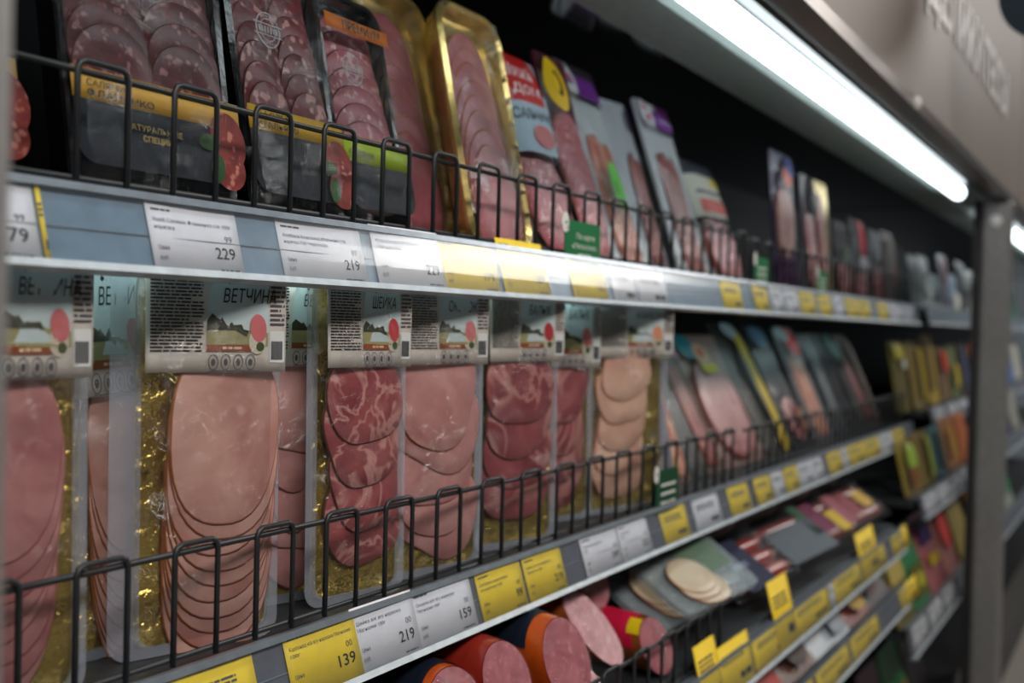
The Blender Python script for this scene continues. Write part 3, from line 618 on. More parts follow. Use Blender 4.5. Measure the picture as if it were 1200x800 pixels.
ham_at(0.722, 0.668, 0.830, 0.640, 'narrow visible ham pack with brown rind between two wider packs', 'ВЕТЧИНА', 'leg', seed=6, cx=0.014, meatw=0.76)
ham_at(0.768, 0.622, 0.872, 0.598, 'marbled neck ham pack reading ШЕЙКА', 'ШЕЙКА', 'neck', seed=7, cx=0.003, meatw=0.86, meatcol=paint(190, 60, 66))
ham_at(0.884, 0.628, 1.008, 0.596, 'smoked leg ham pack reading ОКОРОК', 'ОКОРОК', 'leg', seed=8, cx=0.0, meatw=0.92)
ham_at(1.060, 0.632, 1.172, 0.594, 'dark loin ham pack with wavy edge reading БАЛЫК', 'БАЛЫК', 'loin', seed=9, cx=-0.002, meatw=0.92, meatcol=paint(168, 54, 62))
ham_at(1.225, 0.668, 1.345, 0.630, 'dark red loin pack squeezed behind the pale carbonade pack', 'БАЛЫК', 'loin', seed=10, cx=0.0, meatw=0.80, lh=0.080)
ham_at(1.345, 0.640, 1.500, 0.592, 'pale carbonade pack with brown scalloped slices', 'КАРБОНАД', 'carb', seed=11, cx=-0.016, meatw=0.66, roll=0, flange=0.014, meatcol=paint(210, 140, 110))
ham_at(1.455, 0.690, 1.600, 0.640, 'second pale carbonade pack half hidden behind the first', None, 'carb', seed=12, cx=0.0, meatw=0.8, lean=10)

# ------------------------------------------------------------------ black salami trays on the upper shelf
def stamp(parent, cx, cz, s, y):
    M_ = paint(176, 166, 166)
    g = ringpoly('embossed_stamp', cx, cz, s, s*1.05, s*0.09, M_, parent, off=-y)
    ringpoly('stamp_ring', cx, cz, s*0.66, s*0.70, s*0.07, M_, g, off=-y+0.0002)
    bars('stamp_band', [(cx-s*1.2, cx+s*1.2, cz-s*0.36, cz-s*0.28), (cx-s*1.2, cx+s*1.2, cz+s*0.28, cz+s*0.36)], M_, g, off=-y+0.0004, kind='thing')
    r = random.Random(5); bars('stamp_text', [(cx-s*1.05+i*s*0.24, cx-s*1.05+i*s*0.24+s*0.15, cz-s*0.18, cz+s*0.18) for i in range(9)], M_, g, off=-y+0.0004, kind='thing')
    bars('stamp_text', [(cx-s*0.5+i*s*0.22, cx-s*0.5+i*s*0.22+s*0.12, cz+q, cz+q+s*0.14) for i in range(5) for q in (s*0.72, -s*0.86)], M_, g, off=-y+0.0004, kind='thing')
def salami_tray(x, y, label, w, h=0.235, lean=10, yaw=0, z=0.0745, cols=2, m=SALAMI, bandcol=(206, 160, 58), lines=(), sleeve=True, wrap=True, top=None, stampat=None, seed=1, zb=0.065, bh=0.021, topz=None):
    t = pack_empty('salami_pack', x, y, z, label, 'salami pack', 'black trays of sliced salami', lean, yaw)
    # tray: rim, sloped walls
    o = rrect(w, h, 0.022, 6, z0=0.0); i_ = rrect(w-0.014, h-0.014, 0.018, 6, z0=0.007); n = len(o)
    v = [(a, -0.006, b) for a, b in o]+[(a, -0.007, b) for a, b in i_]+[(a*0.94, 0.012, h/2+(b-h/2)*0.95) for a, b in i_]+[(a*1.0, 0.018, b) for a, b in i_]
    f = [(i, (i+1) % n, n+(i+1) % n, n+i) for i in range(n)] + [(n+i, n+(i+1) % n, 2*n+(i+1) % n, 2*n+i) for i in range(n)] + [tuple(range(2*n, 3*n))] + [(i, 3*n+i, 3*n+(i+1) % n, (i+1) % n) for i in range(n)] + [tuple(range(3*n, 4*n))[::-1]]
    mk('tray', v, f, TRAYBLACK, t)
    cw = (w-0.020)/cols
    for c in range(cols):
        lay_slices(t, [m, RIMSAL], -w/2+0.010+cw*(c+0.5), h-0.050, 0.0175, 8, cw*0.52, 0.036, 0.006, 0.0018, lobe=0.02, jx=0.001, top_over=False, name='salami_slice', tilt=0.06)
    yb = -0.0175
    sf = lambda X, Z: yb + 0.0010*math.sin(40*X+seed) + 0.030*(abs(X)/(w/2))**4*0.35
    if sleeve:
        SL = mat('sleeve_slate', srgb(26, 32, 40), 0.55, spec=0.2)
        pts = rrect(w*0.985, zb-0.022, 0.016, 6, z0=0.022)
        pts = [(a, b) if b < zb*0.7 else (math.copysign(w*0.4925, a), min(b, zb)) for a, b in pts]
        poly('sleeve', [(a, b) for a, b in pts], SL, t, surf=lambda X, Z: yb+0.002, off=0.0)
        bd = sheet('colour_band', -w*0.4925, w*0.4925, zb, zb+bh, paint(*bandcol), t, lambda X, Z: yb+0.002, nx=8, nz=1, thick=0.0004)
        for (s, hh, vz, wd_) in lines:
            text('lettering', s, hh, INK, bd, -w*0.42, zb+vz, surf=lambda X, Z: yb+0.0015, off=0.0004, width=wd_, bold=0.006)
    if wrap:
        SA = meat('salami_print', srgb(136, 42, 34), srgb(98, 24, 20), srgb(186, 116, 98), 0.37, 0.46, scale=60, grain=150, rough=0.6)
        poly('salami_picture', ellipse(w*0.40, 0.056, 0.018, 0.022, rot=0.3), SA, t, surf=lambda X, Z: yb+0.001)
        poly('salami_picture', ellipse(w*0.39, 0.034, 0.017, 0.016, rot=-0.2), SA, t, surf=lambda X, Z: yb+0.0006)
        G = paint(34, 76, 28)
        poly('leaf_picture', ellipse(w*0.27, 0.052, 0.011, 0.006, rot=0.1), G, t, surf=lambda X, Z: yb+0.0004)
        poly('leaf_picture', ellipse(w*0.31, 0.033, 0.007, 0.011, rot=-0.2), G, t, surf=lambda X, Z: yb+0.0002)
    if top:
        bd = sheet('top_band', -w*0.46, w*0.46, topz, topz+0.014, paint(216, 118, 28), t, lambda X, Z: yb+0.004-0.3*X*X, nx=8, nz=1, thick=0.0003)
        text('lettering', top, 0.0085, INK, bd, -w*0.22, topz+0.003, surf=lambda X, Z: yb+0.0035-0.3*X*X, off=0.0003, width=w*0.55, bold=0.012)
    if stampat: stamp(t, stampat[0], stampat[1], 0.0145, yb+0.001)
    dome('film', w-0.004, h-0.004, 0.013, FILMSAL, t, y0=-0.0075, z0=0.002, seed=seed, wr=0.002, p=8)
    return t
def on_up(xl, xr): return (xl+xr)/2
salami_tray(0.428, 0.640, 'dark salami pack in shadow at the far left of the upper shelf', 0.125, lean=10, seed=2, lines=())
salami_tray(0.590, 0.618, 'flamenco salami pack with two columns of slices and ochre band', 0.158, h=0.260, lean=9, seed=3, lines=(('КОЛБАСА СЫРОВЯЛЕНАЯ', 0.0030, 0.0155, 0.060), ('САЛЯМИ', 0.0042, 0.0092, 0.032), ('ФЛАМЕНКО', 0.0050, 0.0020, 0.058)))
bpy.context.view_layer.update()
for o in [o for o in COL.objects if o.parent and o.name.startswith('sleeve') and 'flamenco' in o.parent['label']]:
    GL = paint(186, 160, 92)
    text('lettering', 'НАТУРАЛЬНЫЕ', 0.0042, GL, o, -0.010, 0.050, off=0.0166, width=0.052, align='CENTER', bold=0.006)
    text('lettering', 'СПЕЦИИ', 0.0042, GL, o, -0.008, 0.0430, off=0.0166, width=0.027, align='CENTER', bold=0.006)
salami_tray(0.748, 0.622, 'coarse salami pack with embossed seal and mustard band', 0.122, h=0.255, lean=11, seed=4, m=SALAMI2, bandcol=(196, 158, 44), lines=(('САЛЯМИ', 0.005, 0.011, 0.045), ('ИТАЛЬЯНО', 0.005, 0.003, 0.05)), stampat=(-0.024, 0.160), zb=0.073, bh=0.020)
salami_tray(0.860, 0.622, 'salami pack with orange top band reading ПРЕМИУМ and lime band', 0.104, h=0.228, lean=12, seed=5, topz=0.188, zb=0.064, bh=0.024, m=SALAMI3, cols=1, bandcol=(152, 178, 30), lines=(('САЛЯМИ', 0.006, 0.005, 0.036),), top='ПРЕМИУМ', stampat=(-0.020, 0.152), wrap=False)

# ------------------------------------------------------------------ gold trays of ham on the upper shelf
def gold_tray(x, y, label, w=0.135, h=0.25, lean=10, yaw=0, seed=1, z=0.0745):
    t = pack_empty('gold_tray_ham', x, y, z, label, 'ham pack', 'gold trays of ham', lean, yaw)
    o = rrect(w, h, 0.035, 8); a_ = rrect(w-0.010, h-0.010, 0.031, 8, z0=0.005); b_ = rrect(w-0.018, h-0.018, 0.028, 8, z0=0.009); n = len(o)
    v = [(a, -0.004, b) for a, b in o]+[(a, -0.008, b) for a, b in a_]+[(a, -0.004, b) for a, b in b_]+[(a*0.93, 0.010, h/2+(b-h/2)*0.96) for a, b in b_]+[(a, 0.0, b) for a, b in o]+[(a, 0.016, b) for a, b in b_]
    f = []
    for r0, r1 in ((0, 1), (1, 2), (2, 3), (4, 0), (5, 4)):
        f += [(r0*n+i, r0*n+(i+1) % n, r1*n+(i+1) % n, r1*n+i) for i in range(n)]
    f += [tuple(range(3*n, 4*n)), tuple(range(5*n, 6*n))[::-1]]
    mk('tray', v, f, GOLDRIM, t, smooth=False)
    lay_slices(t, [TRAYHAM, RIM], -w*0.03, h-0.098, 0.0185, 8, w*0.37, 0.072, 0.006, 0.0016, lobe=0.02, top_over=False, jx=0.001, power=1.9)
    k = slice_mesh('rivet', 0.0035, 0.0035, [GOLDRIM, GOLDRIM], 3, 0.0, 0.002, 10)
    for i in range(7):
        q = bpy.data.objects.new('rim_stud', k); link(q, t); q.location = (w/2-0.009, -0.007, 0.05+0.026*i)
    dome('film', w-0.012, h-0.012, 0.012, FILMGOLD, t, y0=-0.006, z0=0.006, seed=seed, wr=0.0015, p=4)
    return t
gold_tray(0.976, 0.652, 'left gold tray of overlapping ham slices', seed=2, lean=11, h=0.275)
gold_tray(1.076, 0.612, 'right gold tray of overlapping ham slices with studded rim', seed=3, lean=12, h=0.275)
# ------------------------------------------------------------------ carded packs (upper right, middle right, far cabinet)
FLESH = {'salami3': [SALAMI3, RIMPINK], 'salami2': [SALAMI2, RIMSAL], 'ham': [HAM, RIMPINK], 'pink': [HAMPINK, RIMPINK], 'loin': [LOIN, RIMDARK], 'carb': [CARB, RIM], 'bacon': [meat('bacon_orange', srgb(196, 110, 84), srgb(172, 80, 62), srgb(224, 176, 150), 0.02, 0.07, scale=20, vein=16, stretch=(3, 3, 0.6)), RIMPINK],
         'strip': [meat('jerky_red', srgb(150, 62, 56), srgb(116, 40, 38), srgb(180, 110, 100), 0.01, 0.05, scale=20, vein=22, stretch=(3, 3, 0.6)), RIMSAL]}
def card_pack(x, y, z, label, w, h, base, patches=(), flesh=None, lean=18, yaw=0, roll=0, group='carded packs of sliced meat', cat='meat pack', filmm=None, seed=1, name='meat_pack', thick=0.003, header=None):
    """card-backed pack: rounded card, printed panels, shingled slices in the window, clear skin
       patches: (shape, u0, v0, u1, v1, rgb) in fractions of the card; flesh: (kind, u0, v0, u1, v1, count)"""
    t = pack_empty(name, x, y, z, label, cat, group, lean, yaw, roll)
    bm_ = base if not isinstance(base, tuple) else paint(*base, 0.35)
    plate('card', rrect(w, h, 0.008, 3), -0.001, thick, bm_, t)
    X = lambda u: -w/2+u*w
    if flesh:
        kind, u0, v0, u1, v1, n = flesh; rx = (u1-u0)*w/2; rz = min((v1-v0)*h/2, max(rx*1.15, (v1-v0)*h*0.26)) if n > 1 else (v1-v0)*h/2
        top = v1*h-rz; dz = ((v1-v0)*h-2*rz)/max(1, n-1)
        if kind in ('bacon', 'strip'):
            lay_slices(t, FLESH[kind], X(u0+(u1-u0)*0.30), (v0+v1)*h/2, 0.0, 1, rx*0.55, (v1-v0)*h/2, -0.002, 0.001, lobe=0.03, name='meat_strip', power=5, seeds=1)
            lay_slices(t, FLESH[kind], X(u0+(u1-u0)*0.72), (v0+v1)*h/2-0.003, 0.0, 1, rx*0.50, (v1-v0)*h/2*0.97, -0.0015, 0.001, lobe=0.03, name='meat_strip', power=5, seeds=1)
        else:
            lay_slices(t, FLESH[kind], X((u0+u1)/2), top, dz, n, rx, rz, -0.002, 0.0014, lobe=0.03, name='meat_slice', top_over=False, seeds=2, power=2.3)
    dep = 0.017 if flesh and flesh[5] > 5 else 0.011
    def skin(x, z):                                  # the film's surface, on which labels and stickers lie
        u = 2*x/(w*0.985); q = 2*(z-0.002)/(h*0.99)-1
        return -0.002-dep*max(0, 1-abs(u)**5)*max(0, 1-abs(q)**5)
    for i, (sh, u0, v0, u1, v1, c) in enumerate(patches):
        cx, cz, rx, rz = X((u0+u1)/2), (v0+v1)*h/2, (u1-u0)*w/2, (v1-v0)*h/2; of = 0.0012+0.0003*i
        if sh == 't': text('lettering', c[0], (v1-v0)*h, paint(*c[1]), t, X(u0), v0*h, surf=skin, off=of, width=(u1-u0)*w, bold=0.004)
        elif sh == 'e': poly2('printed_panel', cx, cz, rx, rz, paint(*c), t, skin, of)
        else: sheet('printed_panel', cx-rx, cx+rx, max(0.003, cz-rz), min(h-0.001, cz+rz), paint(*c), t, skin, of, nx=10, nz=8)
    if filmm is not False: dome('film', w*0.985, h*0.99, dep, filmm or FILMCARD, t, y0=-0.002, z0=0.002, seed=seed, wr=0.0006, nx=14, nz=22)
    return t
U = 0.071
card_pack(1.220, 0.622, U, 'salami pack with red logo and pale blue label', 0.115, 0.262, (150, 150, 156), (('r', 0.0, 0.50, 1, 0.80, (168, 190, 204)), ('r', 0.0, 0.74, 0.72, 1.0, (196, 34, 36)), ('t', 0.10, 0.86, 0.60, 0.93, ('Мясной', (230, 220, 220))), ('t', 0.12, 0.78, 0.66, 0.84, ('дом', (230, 220, 220))), ('t', 0.06, 0.655, 0.90, 0.705, ('САЛЬЧИЧОН', (40, 52, 66))), ('e', 0.30, 0.53, 0.76, 0.64, (196, 104, 104))), ('salami3', 0.05, 0.03, 0.97, 0.62, 7), lean=15, seed=2)
card_pack(1.330, 0.622, U, 'maroon pack with yellow ring logo and rosy salami', 0.090, 0.288, (72, 20, 40), (('e', 0.03, 0.70, 0.46, 0.97, (226, 186, 24)), ('e', 0.16, 0.77, 0.34, 0.90, (88, 40, 30)), ('e', 0.13, 0.79, 0.25, 0.88, (226, 186, 24)), ('r', 0.56, 0.86, 0.86, 0.90, (120, 84, 110))), ('salami3', 0.03, 0.02, 0.95, 0.74, 9), lean=15, seed=3)
card_pack(1.476, 0.628, U, 'white pack with purple header and green leaf sticker', 0.125, 0.318, (188, 196, 198), (('r', 0.30, 0.82, 1.0, 0.93, (112, 48, 138)), ('r', 0.30, 0.93, 1.0, 1.0, (50, 44, 52)), ('e', 0.06, 0.82, 0.30, 0.99, (206, 208, 212)), ('e', 0.12, 0.88, 0.22, 0.93, (190, 50, 60)), ('e', 0.36, 0.28, 0.66, 0.52, (92, 206, 40)), ('e', 0.42, 0.36, 0.50, 0.43, (60, 150, 30))), ('bacon', 0.20, 0.05, 0.92, 0.66, 1), lean=20, seed=4)
card_pack(1.596, 0.640, U, 'thin white pack seen edge on beside the purple header packs', 0.078, 0.288, (176, 182, 188), (('r', 0.85, 0.84, 1, 0.96, (92, 44, 110)),), ('strip', 0.45, 0.05, 0.95, 0.7, 1), lean=19, yaw=-8, seed=5)
card_pack(1.716, 0.622, U, 'white pack with purple header and two dark red meat strips', 0.135, 0.300, (190, 196, 200), (('r', 0.34, 0.84, 1.0, 0.94, (128, 56, 158)), ('r', 0.62, 0.92, 1.0, 1.0, (78, 24, 78)), ('e', 0.04, 0.83, 0.32, 1.0, (206, 206, 212)), ('e', 0.12, 0.93, 0.22, 0.97, (190, 40, 50)), ('e', 0.12, 0.87, 0.22, 0.91, (190, 40, 50)), ('t', 0.44, 0.87, 0.94, 0.905, ('БЕКОН', (206, 190, 216)))), ('strip', 0.20, 0.04, 0.86, 0.72, 1), lean=18, seed=6)
card_pack(1.868, 0.622, U, 'speckled salami pack with cream label, yellow and red print', 0.155, 0.225, (150, 156, 162), (('r', 0.02, 0.52, 0.98, 0.86, (206, 204, 190)), ('r', 0.0, 0.86, 0.9, 1.0, (54, 58, 70)), ('e', 0.55, 0.77, 0.92, 0.85, (206, 180, 20)), ('r', 0.10, 0.70, 0.80, 0.73, (100, 100, 100)), ('r', 0.12, 0.55, 0.92, 0.66, (206, 70, 44))), ('salami3', 0.05, 0.03, 0.95, 0.56, 7), lean=20, seed=7)
card_pack(1.975, 0.640, U, 'dark leaning pack with dark red stick past the cream label pack', 0.10, 0.235, (22, 22, 26), (('r', 0.0, 0.80, 0.5, 0.95, (60, 70, 84)),), ('strip', 0.1, 0.05, 0.6, 0.75, 1), lean=20, seed=8)
card_pack(2.02, 0.720, U, 'black pack with dull gold patch in the shadow of the upper shelf', 0.14, 0.20, (20, 20, 20), (('e', 0.2, 0.35, 0.8, 0.65, (96, 84, 34)),), None, lean=10, seed=9)
for i, (x, w_, h_, b, pt, fl, lb) in enumerate((
        (2.185, 0.15, 0.27, (52, 40, 70), (('e', 0.3, 0.75, 0.7, 0.9, (206, 96, 70)), ('e', 0.45, 0.84, 0.95, 0.98, (40, 54, 120)), ('r', 0.0, 0.0, 1.0, 0.25, (60, 30, 70))), ('ham', 0.1, 0.25, 0.9, 0.75, 3), 'violet pack with pale ham window and blue print'),
        (2.370, 0.10, 0.25, (96, 90, 96), (('r', 0.5, 0.7, 1, 1, (40, 36, 40)),), ('pink', 0.1, 0.06, 0.9, 0.7, 4), 'slim pack of pink ham beside the gold edged one'),
        (2.480, 0.11, 0.25, GOLDRIM, (), ('pink', 0.02, 0.06, 0.55, 0.9, 4), 'gold edged ham pack on the far upper shelf'),
        (2.640, 0.13, 0.18, (40, 34, 38), (('r', 0.3, 0.5, 0.8, 0.7, (80, 100, 80)),), ('loin', 0.1, 0.05, 0.9, 0.5, 3), 'low dark pack right of the gold edged ham'),
        (2.820, 0.16, 0.20, (62, 54, 60), (('e', 0.3, 0.55, 0.65, 1.0, (206, 30, 46)), ('r', 0.2, 0.36, 0.75, 0.55, (150, 150, 156))), ('loin', 0.1, 0.03, 0.9, 0.40, 3), 'dark pack with red oval sticker on the far upper shelf'),
        (3.000, 0.13, 0.19, (64, 62, 66), (('r', 0.2, 0.6, 0.7, 0.95, (130, 130, 136)),), ('loin', 0.1, 0.03, 0.9, 0.5, 3), 'grey brown pack right of the red oval sticker'),
        (3.170, 0.15, 0.20, (88, 56, 46), (('r', 0.3, 0.5, 0.9, 0.9, (112, 96, 80)), ('e', 0.5, 0.3, 0.8, 0.5, (150, 50, 50))), None, 'brown pack at the end of the far upper shelf'))):
    card_pack(x, 0.612, U, lb, w_, h_, b, pt, fl, lean=5, seed=20+i)
# ------------------------------------------------------------------ leaning packs on the right of the middle shelf
Zm = -0.2395
for i, (x, y, w_, h_, ln, yw, b, pt, fl, lb) in enumerate((
        (1.600, 0.630, 0.090, 0.255, 15, -14, (196, 168, 96), (('r', 0.55, 0.0, 0.80, 1.0, (120, 118, 136)),), ('carb', 0.1, 0.05, 0.5, 0.8, 5), 'leaning pack with gold stripe beside the carbonade packs'),
        (1.672, 0.630, 0.080, 0.250, 22, -8, (120, 96, 90), (('r', 0.0, 0.85, 1.0, 1.0, (90, 90, 100)),), ('bacon', 0.08, 0.04, 0.95, 0.75, 1), 'leaning pack of orange brown bacon'),
        (1.755, 0.628, 0.088, 0.275, 27, -3, (12, 16, 16), (('r', 0.0, 0.90, 0.8, 1.0, (26, 34, 36)),), None, 'shiny black leaning tray without print'),
        (1.842, 0.628, 0.080, 0.280, 27, 0, (86, 66, 52), (('e', 0.20, 0.80, 0.75, 0.98, (128, 70, 120)), ('r', 0.0, 0.75, 0.12, 1.0, (180, 160, 40)), ('e', 0.5, 0.72, 0.9, 0.85, (170, 120, 160))), ('strip', 0.15, 0.04, 0.9, 0.72, 1), 'brown leaning pack with violet print'),
        (2.010, 0.628, 0.240, 0.255, 27, 0, (136, 106, 100), (('e', 0.05, 0.80, 0.36, 1.0, (24, 122, 138)), ('e', 0.26, 0.72, 0.56, 0.92, (196, 160, 130)), ('r', 0.30, 0.68, 0.62, 0.75, (206, 188, 40)), ('e', 0.34, 0.80, 0.46, 0.88, (200, 70, 60))), ('pink', 0.04, 0.05, 0.90, 0.78, 5), 'wide pink ham pack with teal print leaning on the middle shelf'),
        (2.225, 0.628, 0.165, 0.285, 28, 0, (44, 44, 36), (('r', 0.55, 0.0, 0.88, 0.92, (196, 168, 30)), ('e', 0.3, 0.86, 0.8, 1.0, (170, 190, 196))), None, 'dark leaning pack with a long yellow stripe'),
        (2.395, 0.628, 0.150, 0.275, 26, 0, (30, 30, 44), (('e', 0.1, 0.8, 0.7, 1.0, (90, 120, 150)), ('e', 0.5, 0.1, 0.95, 0.3, (150, 96, 70))), ('loin', 0.15, 0.05, 0.85, 0.4, 3), 'dark navy leaning pack with pale blue top'),
        (2.570, 0.626, 0.160, 0.270, 24, 0, (110, 110, 116), (('e', 0.2, 0.72, 0.8, 1.0, (206, 26, 40)), ('e', 0.0, 0.86, 0.5, 1.0, (170, 190, 196))), ('bacon', 0.15, 0.05, 0.85, 0.72, 1), 'leaning pack with bright red top on the middle shelf'),
        (2.740, 0.626, 0.150, 0.255, 24, 0, (62, 66, 72), (('r', 0.1, 0.2, 0.4, 0.9, (100, 106, 112)),), None, 'grey leaning pack right of the red topped one'),
        (2.910, 0.626, 0.150, 0.255, 24, 0, (50, 50, 54), (('e', 0.3, 0.7, 0.9, 1.0, (60, 104, 96)), ('r', 0.5, 0.1, 0.8, 0.6, (90, 80, 82))), None, 'dark grey leaning pack with green top'),
        (3.080, 0.626, 0.150, 0.255, 24, 0, (80, 72, 70), (('r', 0.5, 0.05, 0.95, 0.9, (118, 104, 98)),), ('loin', 0.1, 0.05, 0.45, 0.7, 3), 'brown grey pack at the end of the middle shelf'))):
    card_pack(x, y, Zm, lb, w_, h_, b, pt, fl, lean=ln, yaw=yw, seed=40+i, name='leaning_meat_pack')

# ------------------------------------------------------------------ sausages on the lower shelf
def log(loc, rot, label, r, length, casing, cutm, patches=(), cat='sausage', group='boiled sausages with cut ends', name='boiled_sausage', slant=0.35, closed_front=False, clip=True):
    """sausage along local +y; slanted cut face at the front, gathered and clipped at the back"""
    t = thing(name, loc, label, cat, group, rot)
    n = 28; V = []; Fc = []
    prof = [(0.0, 1.0), (0.1, 1.02), (0.4, 1.03), (0.75, 1.02), (0.88, 0.93), (0.95, 0.70), (0.985, 0.35), (1.0, 0.12)]
    if closed_front: prof = [(0.0, 0.12), (0.015, 0.35), (0.05, 0.7), (0.12, 0.93), (0.3, 1.02), (0.7, 1.02), (0.88, 0.93), (0.95, 0.70), (0.985, 0.35), (1.0, 0.12)]
    for s, k in prof:
        for i in range(n):
            q = 2*math.pi*i/n; sh = slant*(1-s)**3*math.sin(q)*r*k if not closed_front else 0
            V.append((r*k*math.cos(q), s*length+sh, r*k*math.sin(q)))
    for j in range(len(prof)-1):
        for i in range(n): Fc.append((j*n+i, (j+1)*n+i, (j+1)*n+(i+1) % n, j*n+(i+1) % n))
    Fc.append(tuple(range(len(V)-n, len(V))))
    if closed_front: Fc.append(tuple(range(n))[::-1])
    mk('casing', V, Fc, casing, t, smooth=True)
    if not closed_front:
        k = [(r*0.985*math.cos(2*math.pi*i/n), slant*math.sin(2*math.pi*i/n)*r, r*0.985*math.sin(2*math.pi*i/n)) for i in range(n)]
        c = mk('cut_face', [(0, -0.001, 0)]+[(a*0.6, b*0.6-0.0015, c) for a, b, c in [(x, y, z*0.6) for x, y, z in k]]+[(x, y-0.0005, z) for x, y, z in k], [(0, 1+i, 1+(i+1) % n) for i in range(n)]+[(1+i, 1+n+i, 1+n+(i+1) % n, 1+(i+1) % n) for i in range(n)], cutm, t, smooth=True)
        mk('film_cap', [(x*1.01, y-0.003, z*1.01) for x, y, z in [(0, 0, 0)]+k], [(0, 1+i, 1+(i+1) % n) for i in range(n)], FILMTIGHT, t, smooth=True)
    if clip:
        v, f = tube_vf([(0, length, 0), (0, length+0.006, 0), (0, length+0.012, 0)], [r*0.12, r*0.09, r*0.22], 10); mk('clip', v, f, STEEL, t, smooth=True)
    for (a0, a1, s0, s1, c) in patches:
        m = 10; v = []; f = []
        for j in range(3):
            s = s0+(s1-s0)*j/2
            for i in range(m+1):
                q = R_(a0+(a1-a0)*i/m); kk = 1.045; sh = slant*(1-s)**3*math.sin(q)*r if not closed_front else 0
                v.append((r*kk*math.cos(q), s*length+sh, r*kk*math.sin(q)))
        for j in range(2):
            for i in range(m): f.append((j*(m+1)+i, (j+1)*(m+1)+i, (j+1)*(m+1)+i+1, j*(m+1)+i+1))
        mk('casing_print', v, f, paint(*c), t, smooth=True)
    return t
ORANGE = mat('casing_orange', srgb(186, 78, 22), 0.25, var=0.2, scale=30, coat=0.3)
BROWN = mat('casing_brown', srgb(128, 66, 30), 0.28, var=0.25, scale=30, coat=0.3)
REDC = mat('casing_red', srgb(144, 40, 28), 0.28, var=0.2, scale=30, coat=0.3)
SMOKE = mat('casing_smoked', srgb(84, 36, 28), 0.3, var=0.35, scale=60, coat=0.3, bump=0.3, bscale=120)
PINKC = mat('casing_pink', srgb(134, 66, 64), 0.3, var=0.2, scale=60, coat=0.2)
NAVY = (20, 26, 40); LIME = (190, 206, 20); CYAN = (130, 190, 206)
B3 = [ # base of the cut end, rotation, label, radius, length, casing, print
  ((0.836, 0.508, -0.332), (R_(3), 0, R_(-8)), 'cut sausage with navy emblem at the bottom edge below the smoked leg tag', 0.036, 0.20, ORANGE, ((40, 170, 0.05, 0.45, NAVY), (170, 176, 0.05, 0.45, LIME))),
  ((0.918, 0.506, -0.326), (R_(3), 0, R_(-8)), 'cut sausage with narrow pink oval face left of the thickest one', 0.034, 0.20, REDC, ((60, 160, 0.30, 0.6, (46, 26, 44)),)),
  ((1.017, 0.494, -0.329), (R_(3), 0, R_(-6)), 'thick cut sausage with the largest pink face and navy label', 0.039, 0.21, ORANGE, ((50, 160, 0.10, 0.55, NAVY), (60, 100, 0.16, 0.26, CYAN))),
  ((1.152, 0.530, -0.330), (R_(3), 0, R_(-2)), 'brown sausage with long slanted cut face and lime and blue print', 0.036, 0.22, BROWN, ((40, 150, 0.45, 0.75, (70, 120, 140)), (50, 140, 0.30, 0.42, LIME))),
  ((1.258, 0.580, -0.306), (R_(1), 0, R_(-8)), 'pink sausage end behind the brown one with a violet label', 0.031, 0.20, PINKC, ((20, 170, 0.12, 0.40, (176, 20, 120)),)),
  ((1.268, 0.500, -0.374), (R_(1), 0, R_(-10)), 'sausage with crimson label and salmon cut face by the wire guard', 0.031, 0.20, BROWN, ((0, 180, 0.06, 0.60, (196, 24, 62)), (110, 150, 0.00, 0.10, (220, 190, 20)))),
  ((1.085, 0.495, -0.381), (R_(1), 0, R_(-8)), 'brown sausage lying low under the slanted one', 0.025, 0.20, BROWN, ()),
  ((0.965, 0.495, -0.383), (R_(1), 0, R_(-10)), 'lowest orange sausage under the thickest one', 0.024, 0.20, ORANGE, ()),
]
for loc, rot, lb, r, L, cs, pt in B3:
    log(loc, rot, lb, r, L, cs, BOIL, pt, slant=1.0 if 'slanted' in lb else 0.45)
